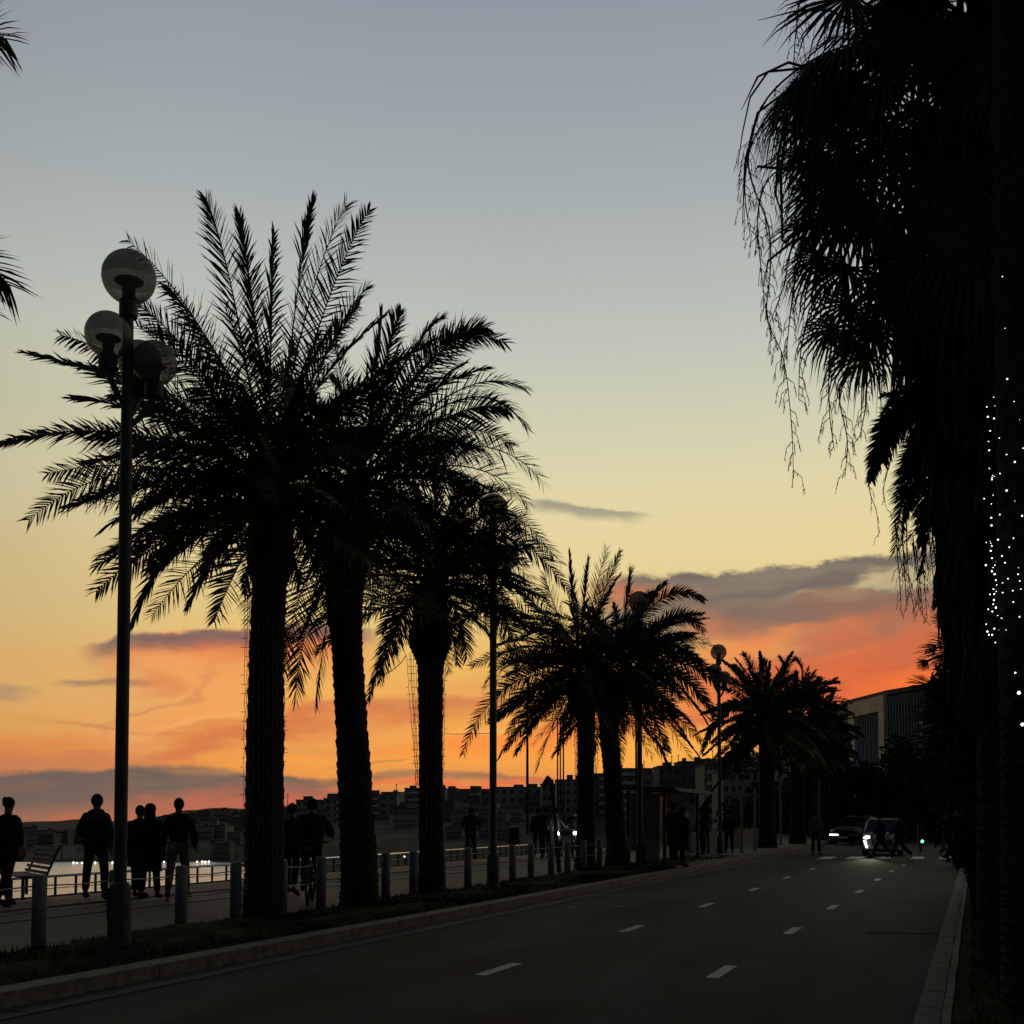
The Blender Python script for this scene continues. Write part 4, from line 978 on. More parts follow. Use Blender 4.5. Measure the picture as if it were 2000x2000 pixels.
# palm trunk at the right edge wrapped in lit strings
rnd = random.Random(71); DL = 8.6; pT = at(2042, 1593, DL)
T = thing('wrapped_palm', (pT.x, pT.y, ZV), 'palm trunk cut by the right edge, wrapped in lit white light strings', 'palm tree')
mb = MB(); zc = lambda py: at(2030, py, DL).z
trunk(mb, [(pT.x,pT.y,0),(pT.x,pT.y,2.5),(pT.x,pT.y,zc(-150))], [.34,.31,.27], rnd, .06); putp(mb, 'trunk', barkm, T)
mb = MB(); crown_fill(mb, Vector((pT.x+.5,pT.y,zc(-420))), 30, 2.0, rnd, elmin=-10); putp(mb, 'crown', leafm, T)
bulbm = mat('led_bulb', (1,1,1), emit=(.88,1,.97), es=4)
rT = .335
for sidx, (y0, y1, nturn, nb, lab) in enumerate(((1245,1130,4,98,'lowest and densest lit light string round the trunk at the right edge'),(1150,1040,4,86,'second lit light string up the trunk at the right edge'),(1050,900,3.6,60,'third lit light string up the trunk at the right edge'),(900,740,3.4,46,'fourth lit light string up the trunk at the right edge'),(740,540,2,9,'sparse top light string on the trunk at the right edge'))):
    S_ = thing('string_light', (pT.x, pT.y, zc(y0)), lab, 'string lights', 'lit light strings on the right edge trunk'); pts = []; mb = MB(); bm_ = []
    za, zb = zc(y0), zc(y1)
    for i in range(nb):
        t = i/(nb-1); a = t*nturn*6.283 + sidx; r = rT + rnd.uniform(0,.05); z = za + (zb-za)*t + rnd.uniform(-.05,.05)
        pts.append(Vector((r*math.cos(a), r*math.sin(a), z-za)))
    mb.tube(pts, .004, 4, False); mb.build('wire', darkst, S_)
    m0 = MB(); m0.ball((0,0,0), .0048, 6); bo = None
    for i, p in enumerate(pts):
        if bo is None: bo = m0.build('bulb', bulbm, S_, loc=(0,0,0)); o = bo
        else: o = bo.copy(); C.objects.link(o); o.parent = S_
        o.location = p + Vector((rnd.uniform(-.02,.02),)*3); s = rnd.uniform(.5,1.35); o.scale = (s,s,s)
for (px, py, r, lab) in ((1990,1353,.011,'bright bulb hanging at the right edge, upper one of two'),(1997,1415,.011,'bright bulb hanging at the right edge, lower one of two'),(1983,1314,.005,'small bulb hanging alone above the two bright ones')):
    p = at(px, py, 7.6); S_ = thing('hanging_bulb', p, lab, 'light bulb', 'bulbs hanging at the right edge'); mb = MB(); mb.ball((0,0,0), r, 8); mb.build('bulb', bulbm, S_)
    mb = MB(); mb.tube([(0,0,r),(0.1,0,.6)], .003, 4); mb.build('wire', darkst, S_)

# unlit light strings down three trunks
ORD = ['first','second','third','fourth','fifth','sixth','seventh','eighth','ninth','tenth','eleventh']
def curtain(tx, d, y0, y1, offs, r, lab, seed, step=.13):
    rnd = random.Random(seed)
    for i, (xo, x2, dz) in enumerate(offs):
        a = at(tx+xo, y0, d+dz); b_ = at(tx+x2, y1, d+dz); mb = MB(); n = int((a-b_).length/step); pts = []
        for k in range(n+1):
            t = k/n; p = a.lerp(b_, t) + Vector((rnd.uniform(-.012,.012), rnd.uniform(-.012,.012), 0)); pts.append(p)
        mb.tube(pts, r, 4, False)
        for p in pts[1:]:
            sx = rnd.choice((-1,1))*rnd.uniform(.03,.06); q = p + RT*sx; mb.tube([p, q], [r*.7, r*1.1], 4)
        o = mb.build('light_string', mat('string_wire', (.12,.115,.1), .6), loc=tuple(a)); tag(o, ORD[i] + ' from the left among the ' + lab, 'string lights', lab)
random.seed(5)
curtain(517, 16.2, 1085, 1750, [(-38,-42,-.45),(-33,-38,-.5),(-28,-34,-.5),(-22,-24,-.55),(-10,-12,-.62),(-2,-3,-.64),(8,6,-.64),(17,16,-.6),(26,24,-.55),(38,36,-.3),(43,30,-.1)], .0045, 'unlit light strings hanging down the thickest palm trunk', 81)
curtain(843, 21.4, 1275, 1545, [(-50,-28,-.1),(-44,-24,-.2),(-40,-30,0),(-36,-26,-.2),(-31,-22,-.1),(28,22,-.1),(24,21,-.2)], .0050, 'unlit light strings hanging off the third palm trunk', 82)
curtain(843, 21.4, 1310, 1690, [(-10,-10,-.42),(0,0,-.42),(10,10,-.4)], .0045, 'unlit light strings on the front of the third trunk', 84)
curtain(1143, 31.0, 1380, 1560, [(-22,-18,0),(-19,-16,0),(23,18,0),(26,22,0)], .008, 'unlit light strings beside the fourth palm trunk', 83, .2)
mb = MB(); P = [at(x,y,20.5) for x,y in ((732,1316),(750,1317),(768,1308),(785,1293),(793,1280))]; mb.tube(P, .008, 5); tag(mb.build('cable', darkst), 'slack dark cable looping between the second and third palms', 'cable')
mb = MB(); P = [at(x,y,22) for x,y in ((866,1433.5),(892,1434),(958,1432))]; mb.tube(P, .006, 5); tag(mb.build('cable', darkst), 'short level cable from the third palm to the second lamp post', 'cable')
# ---------------------------------------------------------------- people
DG = None
def skin(name, V, E, rad, m, parent, sub=2, extra=None):
    me = bpy.data.meshes.new(name); me.from_pydata(V, E, []); o = bpy.data.objects.new(name, me); C.objects.link(o)
    md = o.modifiers.new('s', 'SKIN'); 
    for i, r in enumerate(rad):
        sv = me.skin_vertices[0].data[i]; sv.radius = (r, r) if not isinstance(r, tuple) else r; sv.use_root = (i == 0)
    ss = o.modifiers.new('u', 'SUBSURF'); ss.levels = sub; ss.render_levels = sub
    dg = bpy.context.evaluated_depsgraph_get(); dg.update()
    nm = bpy.data.meshes.new_from_object(o.evaluated_get(dg)); bpy.data.objects.remove(o); bpy.data.meshes.remove(me)
    vs = [v.co.copy() for v in nm.vertices]; fs = [tuple(p.vertices) for p in nm.polygons]; bpy.data.meshes.remove(nm)
    mb = MB(); mb.add(vs, fs)
    if extra: extra(mb)
    return mb.build(name, m, parent, smooth=True)
skinm = mat('skin', (.16,.10,.075), .6, .1, 6, spec=.2)
def cloth(name, c): return mat(name, c, .9, .25, 10, .15, spec=.05)
c_black, c_navy, c_brown, c_grey, c_pale = cloth('cloth_black',(.018,.018,.02)), cloth('cloth_navy',(.02,.026,.04)), cloth('cloth_brown',(.05,.035,.025)), cloth('cloth_grey',(.07,.07,.07)), cloth('cloth_beige',(.13,.11,.085))
hairm = cloth('hair_dark', (.02,.015,.012)); hairg = cloth('hair_fair', (.10,.075,.05))
def rotx(v, a): c, s = math.cos(a), math.sin(a); return Vector((v.x, v.y*c - v.z*s, v.y*s + v.z*c))
def person(loc, rz, H, label, legs=((20,5),(-15,15)), arms=((-15,12,15),(15,12,15)), lean=0, jac=c_black, tro=c_black, coat=0.0, hair='short', hairmat=None, bulk=1.0, pack=False, group=None, extra_part=None, seat=None, head_yaw=0, hood=False, bag=False):
    """legs: (hip swing forward deg, knee bend deg) for left,right; arms: (swing forward, outward, elbow bend)"""
    k = H/1.8; T = thing('person', loc, label, 'person', group, rz)
    ph = .93*k if seat is None else seat; ln = R(lean)
    def up_(v): q = rotx(Vector((v[0], v[1], v[2]-.93))*k, -ln); return Vector((q.x, q.y, q.z + ph))
    J = {}
    J['pel'] = up_((0,0,.95)); J['wai'] = up_((0,.0,1.1)); J['che'] = up_((0,-.01,1.32)); J['nec'] = up_((0,0,1.49)); J['hb'] = up_((0,.015,1.58)); J['hm'] = up_((0,.03,1.67)); J['ht'] = up_((0,.025,1.755))
    for s, nm in ((-1,'l'),(1,'r')):
        hip, kn = legs[0 if s < 0 else 1][:2]; ab = legs[0 if s < 0 else 1][2] if len(legs[0 if s < 0 else 1]) > 2 else 3
        h = up_((.095*s,0,.9)); J['hip'+nm] = h
        d = Vector((math.sin(R(ab))*s, math.sin(R(hip)), -math.cos(R(hip)))).normalized(); J['kne'+nm] = kk = h + d*.44*k
        a2 = R(hip-kn); d2 = Vector((math.sin(R(ab))*s*.6, math.sin(a2), -math.cos(a2))).normalized(); J['ank'+nm] = aa = kk + d2*.43*k
        J['toe'+nm] = aa + Vector((.03*s, .17, -.045 if a2 > -.3 else -.10))*k; J['heel'+nm] = aa + Vector((0,-.05,-.05))*k
        sw, ou, el = arms[0 if s < 0 else 1]
        sh = up_((.175*s*(.9+.1*bulk),-.01,1.405)); J['sho'+nm] = sh
        d = Vector((math.sin(R(ou))*s, math.sin(R(sw))*math.cos(R(ou)), -math.cos(R(sw))*math.cos(R(ou)))); J['elb'+nm] = e = sh + d*.29*k
        f = sw+el; d2 = Vector((math.sin(R(ou*.3 if el < 60 else -20))*s, math.sin(R(f)), -math.cos(R(f)))).normalized(); J['wri'+nm] = w_ = e + d2*.25*k
        J['pal'+nm] = w_ + d2*.07*k; J['hd'+nm] = d2
    # lift so that the lowest foot touches the ground
    if seat is None:
        low = min(J['heel'+n].z for n in 'lr'); low = min(low, min(J['toe'+n].z for n in 'lr')) - .03*k
        for q in J: 
            if not q.startswith('hd'): J[q] = J[q] - Vector((0,0,low))
    # body: pelvis root, spine, head, arms with fingers, legs
    V = [J['pel'],J['wai'],J['che'],J['nec'],J['hb'],J['hm'],J['ht']]; E = [(0,1),(1,2),(2,3),(3,4),(4,5),(5,6)]; r = [.13*k,.115*k,.14*k,.055*k,.066*k,.083*k,.05*k]
    def chain(start, pts, rs):
        p = start
        for q, rr_ in zip(pts, rs): V.append(q); r.append(rr_*k); E.append((p, len(V)-1)); p = len(V)-1
        return p
    for s, n in ((-1,'l'),(1,'r')):
        chain(0, [J['hip'+n], J['kne'+n], J['ank'+n], J['toe'+n]], [.095,.06,.042,.035])
        wi = chain(2, [J['sho'+n], J['elb'+n], J['wri'+n], J['pal'+n]], [.06,.045,.028,.032])
        d = J['hd'+n]; side = Vector((0,1,0)) - d*d.y; side = (side if side.length > .2 else Vector((0,0,1))).normalized()
        cu = d.cross(side)*s
        for q, (of, L) in enumerate(((.030,.070),(.011,.082),(-.010,.076),(-.030,.058))):
            b_ = J['pal'+n] + side*of*k; chain(wi, [b_ + d*.03*k, b_ + d*(.03+L*.5)*k + cu*.008*k, b_ + d*(.03+L*.85)*k + cu*.03*k], [.0095,.0085,.007])
        chain(wi-1 if False else wi, [J['pal'+n] + side*.05*k - d*.03*k, J['pal'+n] + side*.065*k + d*.02*k], [.011,.009])
    hm = J['hm']
    def face(mb):
        mb.ball(hm + Vector((0,.085,-.015))*k, .018*k, 6, (.8,1,1.3))
        for s in (-1,1): mb.ball(hm + Vector((.083*s,0,-.01))*k, .03*k, 6, (.35,.7,1.1)); mb.ball(hm + Vector((.032*s,.072,.015))*k, .013*k, 6)
        mb.ball(hm + Vector((0,.075,-.055))*k, .02*k, 6, (1.3,.5,.35))
    skin('body', V, E, r, skinm, T, 2, face)
    # trousers
    V = [J['pel']]; E = []; r = [.15*k]
    for n in 'lr': chain(0, [J['hip'+n], J['kne'+n], J['ank'+n] + Vector((0,0,.04))*k], [.108,.078,.068])
    skin('trousers', V, E, r, tro, T, 1)
    # jacket
    V = [J['pel'] + Vector((0,0,.02))]; E = []; r = [.165*k*bulk]
    c1 = chain(0, [J['wai'], J['che'], (J['nec']+J['che'])/2 + Vector((0,0,.04))*k, J['nec'] + Vector((0,0,.035 if not hood else .06))*k], [.155*bulk,.165*bulk,.125+.02*(bulk-1),.078 if not hood else .092])
    for n in 'lr': chain(2, [J['sho'+n], J['elb'+n], J['wri'+n]], [.078*bulk,.066*bulk,.052*bulk])
    skin('jacket', V, E, r, jac, T, 2)
    if coat:
        p = J['pel']; z0 = p.z+.12*k; z1 = p.z-coat*k; mb = MB(); lv = [(z1,.235),(z1+.02,.24),(z0-.3*k,.215),(z0,.18)]
        mb.lathe((p.x,p.y,0), [(rr_*k, z) for z, rr_ in lv], 18); mb.xf(Matrix.Translation((p.x,p.y,0)) @ Matrix.Diagonal((1,.8,1,1)) @ Matrix.Translation((-p.x,-p.y,0))); mb.build('coat_skirt', jac, T, smooth=True)
    # shoes
    for n in 'lr':
        a, to = J['ank'+n], J['toe'+n]; mb = MB(); d = (to-a); mb.tube([a - Vector((0,.03,.0))*k, a.lerp(to,.3)+Vector((0,0,-.01))*k, a.lerp(to,.8), to + d.normalized()*.05*k], [.048*k,.05*k,.048*k,.026*k], 8); mb.build('shoe', c_black, T, smooth=True)
    hr = hairmat or hairm; mb = MB()
    if hair == 'short': mb.ball(hm + Vector((0,-.022,.012))*k, .104*k, 12, (.9,1,1.12))
    elif hair == 'long': mb.ball(hm + Vector((0,-.02,.03))*k, .11*k, 12, (1,1,1)); mb.tube([hm+Vector((0,-.04,.02))*k, hm+Vector((0,-.075,-.12))*k, hm+Vector((0,-.08,-.26))*k], [.10*k,.115*k,.07*k], 10)
    elif hair == 'hat': mb.ball(hm + Vector((0,-.015,.025))*k, .109*k, 12, (.92,1,1.12))
    elif hair == 'bun': mb.ball(hm + Vector((0,-.018,.035))*k, .10*k, 12); mb.ball(hm + Vector((.0,-.10,.09))*k, .045*k, 8)
    mb.build('hat' if hair == 'hat' else 'hair', c_black if hair == 'hat' else hr, T, smooth=True)
    if pack:
        p = (J['che']+J['wai'])/2; mb = MB(); mb.ball(p + Vector((0,-.22,.03))*k, .2*k, 10, (.8,.55,1.15)); mb.build('backpack', c_black, T, smooth=True)
    if bag:
        p = J['hip'+'r'] + Vector((.14,0,-.05))*k; mb = MB(); mb.ball(p, .15*k, 10, (.5,1,.9)); mb.tube([p+Vector((0,0,.1)), J['shol']+Vector((.05,0,.08))], [.012,.012], 4); mb.build('shoulder_bag', c_brown, T, smooth=True)
    return T
def ploc(px, foot, z=ZV): p = gnd(px, foot, z); return (p.x, p.y, z)
AW = TH                    # facing straight away from the camera is rz = TH (local +Y along the view)
person(ploc(12,1770), AW-.3, 1.78, 'person in a dark padded jacket at the left edge, arm swung outwards', ((14,4),(-16,14)), ((-8,10,20),(-30,34,25)), bulk=1.3, hair='bun', bag=True, jac=c_black)
person(ploc(186,1760), AW, 1.83, 'tall hatted person striding with legs apart left of the near lamp post', ((14,2,13),(-14,8,13)), ((5,26,70),(-8,14,12)), bulk=1.28, hair='hat', hood=True, jac=c_navy)
person(ploc(271,1753), AW-.1, 1.66, 'person in a long dark coat walking on the left of a close pair', ((8,2),(-8,6)), ((-5,10,15),(6,8,15)), coat=.38, bulk=1.2, hair='short')
person(ploc(291,1756), AW+.1, 1.68, 'person with long hair and dark coat on the right of a close pair', ((-8,6),(8,2)), ((6,10,15),(-5,10,15)), coat=.46, bulk=1.25, hair='long', hairmat=hairm, bag=True)
person(ploc(347,1757), AW+.15, 1.76, 'person in a dark jacket and pale trousers walking right of the close pair', ((-10,10,4),(9,2,4)), ((-10,14,12),(12,18,10)), tro=c_beige if False else c_pale, bulk=1.15, hair='short')
person(ploc(569,1748), AW-.2, 1.68, 'walker half hidden behind the cyclist beside the thickest palm trunk', ((10,2),(-10,8)), ((8,8,10),(-8,8,10)), hair='short', bulk=1.1)
person(ploc(1051,1675), AW, 1.75, 'walker in a dark jacket left of the leaning mast', ((10,2),(-8,8)), ((6,12,15),(-8,16,10)), bulk=1.15)
person(ploc(1066,1676), AW+.3, 1.78, 'walker with a bag close behind the leaning mast', ((-6,2),(10,4)), ((6,8,10),(-6,8,10)), bulk=1.15, bag=True)
person(ploc(1316,1690), AW-.9, 1.84, 'person in a wide dark coat standing at the kerb before the white fence, elbow out', ((4,2),(-3,2)), ((30,22,95),(5,8,10)), coat=.42, bulk=1.4, hood=True)
person(ploc(1334,1693), AW-1.2, 1.72, 'second person in dark clothes standing close to the wide coat at the kerb', ((3,2),(-6,2)), ((10,8,40),(5,8,10)), coat=.5, bulk=1.25, hair='long')
person(ploc(1594,1671,0), AW+math.pi, 1.78, 'person in grey standing in the road by the left end of the crossing', ((3,2),(-3,2)), ((8,8,20),(5,8,20)), jac=c_grey, bulk=1.15)
person(ploc(1720,1676,0), AW+1.4, 1.78, 'pedestrian stepping across in front of the bright headlight car', ((24,6),(-22,20)), ((-20,8,15),(20,8,15)), bulk=1.1)
person(ploc(1757,1681,0), AW+1.5, 1.8, 'pedestrian in navy with pale shoes crossing right of the car', ((26,8),(-24,22)), ((-22,10,15),(24,10,20)), jac=c_navy, bulk=1.3, coat=.2)
person(ploc(1424,1668), AW, 1.7, 'person in dark clothes behind the white fence', ((3,2),(-3,2)), ((5,8,10),(5,8,10)), bulk=1.2)
person(ploc(1373,1671), AW+2, 1.68, 'person in dark clothes under the drooping banner', ((3,2),(-3,2)), ((5,8,10),(5,8,10)), bulk=1.1)
shoe_p = mat('pale_sole', (.6,.6,.6), .7, .1)
for o in bpy.data.objects:
    if o.name.startswith('shoe') and o.parent and o.parent.get('label','').startswith('pedestrian in navy'): o.data.materials[0] = shoe_p

# ---------------------------------------------------------------- bicycles
def bicycle(loc, rz, label, group, light=False):
    T = thing('bicycle', loc, label, 'bicycle', group, rz); r = .34
    for y in (-.52, .52):
        mb = MB(); P = [(0, y+r*math.cos(a), r+r*math.sin(a)) for a in [i*math.pi/12 for i in range(25)]]; mb.tube(P, .022, 6, False)
        w = mb.build('wheel', darkst, T); mb = MB()
        for i in range(9): a = i*math.pi/9; mb.tube([(0,y+r*math.cos(a),r+r*math.sin(a)),(0,y-r*math.cos(a),r-r*math.sin(a))], .002, 3)
        mb.build('spokes', steelm, w)
    mb = MB(); bb = (0,-.08,.28); st = (0,-.22,.82); hd = (0,.38,.86)
    for p in ((bb,st),(bb,(0,.42,.72)),(st,hd),((0,-.52,r),bb),((0,-.52,r),st),((0,.52,r),hd)): mb.tube(p, .018, 6)
    mb.build('frame', darkst, T)
    mb = MB(); mb.tube([(0,.38,.86),(0,.36,1.0),(-.12,.38,1.04),(-.3,.28,1.02)], .014, 6); mb.tube([(0,.36,1.0),(.12,.38,1.04),(.3,.28,1.02)], .014, 6); mb.build('handlebar', darkst, T)
    mb = MB(); mb.ball((0,-.26,.93), .12, 8, (.7,1.2,.35)); mb.build('saddle', darkst, T)
    if light: mb = MB(); mb.ball((0,.46,.92), .045*light, 8); mb.build('headlight', mat('bike_light', (1,1,1), emit=(1,1,.95), es=40), T)
    else: mb = MB(); mb.ball((0,-.34,.75), .016, 8); mb.build('rear_reflector', mat('reflector', (.5,.5,.5), .3), T)
    return T
def rider(px, foot, rz, lab, blab, light=False, **k):
    l = ploc(px, foot); bicycle(l, rz, blab, 'bicycles being ridden on the promenade', light)
    return person(l, rz, k.pop('H', 1.8), lab, ((62,80),(28,38)), ((48,20,22),(48,20,22)), lean=24, seat=.98, **k)
rider(606,1764, AW+.1, 'cyclist in a padded dark jacket riding away between the first two palm trunks', 'bicycle under the cyclist between the first two palm trunks', bulk=1.35, hair='hat', H=1.84, tro=c_black)
rider(919,1682, AW, 'hooded cyclist riding away between the third palm and the second lamp post', 'bicycle of the hooded cyclist near the railing', bulk=1.3, hood=True)
rider(1084,1683, AW+math.pi+.1, 'cyclist in a pale jacket riding towards the camera with a bright lamp', 'bicycle with a bright lamp beside the leaning mast', 1.5, jac=c_grey, bulk=1.15)
rider(1127,1680, AW+math.pi-.2, 'cyclist leaning forward left of the fourth palm trunk', 'bicycle with a bright lamp left of the fourth palm trunk', 1.2, bulk=1.15)

# ---------------------------------------------------------------- street furniture
def bench(loc, rz, label):
    T = thing('bench', loc, label, 'bench', None, rz)
    for i in range(6):
        mb = MB(); mb.box((0,-.02+.035*i+.2,.47+.085*i),(1.7,.03,.055)); mb.build('back_slat', whitem, T)
    for i in range(4):
        mb = MB(); mb.box((0,-.25+.12*i,.42),(1.7,.09,.03)); mb.build('seat_slat', whitem, T)
    for s in (-1,1):
        mb = MB(); mb.box((s*.75,-.2,.2),(.05,.05,.4)); mb.box((s*.75,.18,.2),(.05,.05,.4)); mb.tube([(s*.75,.18,.38),(s*.75,.42,.95)], .022, 6); mb.box((s*.75,-.02,.4),(.05,.45,.04)); mb.build('leg', darkst, T)
    return T
b_ = at(52, 1593, 20.5); bench((b_.x, b_.y, ZV), TH-.95, 'white slatted bench turned sideways at the left edge of the promenade')
lb_ = at(1004, 1593, 39); T = thing('litter_bin', (lb_.x, lb_.y, ZV-.05), 'dark litter bin standing at the railing right of the second lamp post', 'litter bin', None, TH)
mb = MB(); mb.box((0,0,.83),(.42,.42,.56), taper=.8); mb.build('bin_box', darkst, T)
mb = MB(); mb.box((0,0,.28),(.1,.1,.56)); mb.build('post', darkst, T); mb = MB(); mb.box((0,0,1.125),(.4,.4,.03)); mb.build('lid', darkst, T)
# leaning mast with a slanted arm
mp_ = ploc(1093,1703); k_ = depth(mp_)
T = thing('leaning_mast', mp_, 'leaning dark mast with a small lamp head left of the fourth palm trunk', 'mast')
top = at(1077,1522,k_); base = Vector(mp_)
mb = MB(); mb.tube([Vector((0,0,-.1)), (top-base)*.5, top-base], [.07,.055,.05], 8); mb.build('pole', darkst, T)
mb = MB(); e1, e2 = at(1060,1536,k_)-base, at(1073,1517,k_)-base; mb.tube([e1,e2], [.06,.075], 4); mb.build('slanted_arm', darkst, T)
mb = MB(); mb.ball(at(1073,1528,k_)-base, .05, 8); mb.build('lamp_head', whitem, T)
mb = MB(); mb.tube([e2, at(1075,1524,k_)-base], .02, 5); mb.build('bracket', darkst, T)
# bus shelter
sx = -(LV1) + .45; ya, yb = line_y(1262, -sx), line_y(1262, -sx)+4.6
T = thing('bus_shelter', (sx, (ya+yb)/2, ZV), 'dark bus shelter with a thin overhanging roof right of the third lamp post', 'bus shelter'); hl = (yb-ya)/2
mb = MB(); mb.add([(-.8,-hl-.2,2.3),(1.15,-hl-.2,2.22),(1.15,hl+.3,2.22),(-.8,hl+.3,2.3),(-.7,-hl-.1,2.42),(.9,-hl-.1,2.36),(.9,hl,2.36),(-.7,hl,2.42)], [(3,2,1,0),(4,5,6,7),(0,1,5,4),(1,2,6,5),(2,3,7,6),(3,0,4,7)]); mb.build('roof', darkst, T)
for (x, y) in ((-.6,-hl+.1),(-.6,0),(-.6,hl-.1),(.55,-hl+.1),(.55,hl-.1)):
    mb = MB(); mb.box((x,y,1.13),(.09,.09,2.28)); mb.build('post', darkst, T)
glp = mat('shelter_glass', (.12,.13,.12), .12, .1, 2, spec=.6, alpha=.45)
for y0, y1 in ((-hl+.16,-.06),(.06,hl-.16)):
    mb = MB(); mb.box((-.6,(y0+y1)/2,1.25),(.02,y1-y0,1.8)); mb.build('glass_panel', glp, T)
mb = MB(); mb.box((-.05,-hl+.1,1.3),(.95,.08,1.75)); mb.build('poster_case', mat('case_grey',(.12,.12,.115),.5), T)
mb = MB(); mb.box((-.35,0,.46),(.38,hl*1.5,.05)); mb.box((-.35,-hl*.6,.22),(.06,.06,.44)); mb.box((-.35,hl*.6,.22),(.06,.06,.44)); mb.build('seat', whitem, T)
# box beside the shelter
p = ploc(1277,1694); T = thing('utility_cabinet', (p[0]-.05, p[1], ZV), 'low grey cabinet on short feet under the bus shelter roof', 'cabinet', None, TH*.5)
mb = MB(); mb.box((0,0,.46),(.44,.3,.62)); mb.build('cabinet_body', mat('case_grey',(.12,.12,.115)), T); mb = MB(); mb.box((0,-.16,.46),(.38,.02,.54)); mb.build('door', mat('cab_door',(.16,.16,.15)), T)
for s in (-1,1): mb = MB(); mb.box((s*.16,0,.08),(.05,.2,.16)); mb.build('foot', darkst, T)
# white palisade fence behind the far lamps
LF = 11.5*SH; y0, y1 = line_y(1344, LF), line_y(1482, LF)
T = thing('white_fence', (-LF, y0, ZV), 'dim white upright slat fence between the bus shelter and the far palms', 'fence'); n = 9; L = (y1-y0)/n
for i in range(n):
    mb = MB(); y = i*L
    for q in range(9): mb.box((0, y+.1+q*(L-.2)/8.0, .47), (.02, (L-.2)/8*.62, .8))
    mb.box((-.02,y+L/2,.25),(.02,L-.08,.05)); mb.box((-.02,y+L/2,.75),(.02,L-.08,.05)); mb.build('slat_panel', whitem, T)
    mb = MB(); mb.box((-.03,y,.48),(.07,.07,.98)); mb.build('post', whitem, T)
# curved banner pole
p = Vector(ploc(1384,1671)); k_ = depth(p); T = thing('banner_pole', p, 'dark curved pole with a drooping banner in front of the white fence', 'banner pole')
P = [at(x,y,k_)-p for x,y in ((1384,1671),(1383,1600),(1383,1565),(1392,1542),(1408,1522),(1432,1506),(1478,1490))]; mb = MB(); mb.tube(P, [.05,.045,.045,.05,.055,.05,.03], 8); mb.build('pole', darkst, T)
mb = MB(); q = [at(x,y,k_)-p for x,y in ((1386,1553),(1378,1562),(1364,1582),(1369,1600),(1376,1618),(1385,1600))]; off = Vector((FW.x,FW.y,0))*.06
mb.add([v-off for v in q]+[v+off for v in q], [tuple(range(5,-1,-1)), tuple(range(6,12))] + [(i,(i+1)%6,(i+1)%6+6,i+6) for i in range(6)]); mb.build('banner', c_black, T)
# thin pale posts along the far kerb
for i, (px, yt, yb) in enumerate(((1449,1542,1668),(1475,1542,1664),(1525,1512,1652),(1548,1530,1650),(1601,1520,1650),(1843,1606,1656))):
    p = Vector(ploc(px, yb)); d = depth(p); h = (yb-yt)/F*d; T = thing('pale_post', p, 'thin pale post ' + ['left one behind the white fence','right one behind the white fence','under the far palm cluster, tallest','under the far palm cluster, next to the tallest','behind the person at the crossing','at the right end of the crossing'][i], 'post')
    mb = MB(); mb.tube([(0,0,-.1),(0,0,h)], [.06,.05], 8); mb.build('pole', mat('post_grey',(.16,.16,.16)), T); mb = MB(); mb.lathe((0,0,0), [(.12,0),(.12,.08),(.07,.12)], 12); mb.build('base', mat('post_grey',(.16,.16,.16)), T)
# traffic light showing green
p = Vector(ploc(1797,1672,0)); k_ = depth(p); p = at(1797,1593,50); p = Vector((p.x,p.y,0)); T = thing('traffic_light', p, 'traffic light showing green right of the car', 'traffic light', None, TH)
zb = at(1797,1643,50).z
mb = MB(); mb.tube([(0,0,0),(0,0,zb+.9)], .05, 8); mb.build('pole', darkst, T)
mb = MB(); mb.box((0,-.12,zb+.3),(.3,.2,.9)); hs = mb.build('signal_head', darkst, T)
for i, (nm, e) in enumerate((('green_lens', 9),('amber_lens',0),('red_lens',0))):
    mb = MB(); mb.ball((0,-.23,zb+.3*i), .062, 8, (1,.35,1)); mb.build(nm, mat('green_light',(.1,.6,.45),emit=(.08,.85,.62),es=9) if e else mat(nm,(.05,.02,.01)), hs)
    mb = MB(); mb.box((0,-.3,zb+.3*i+.12),(.24,.16,.02)); mb.build('visor', darkst, hs)

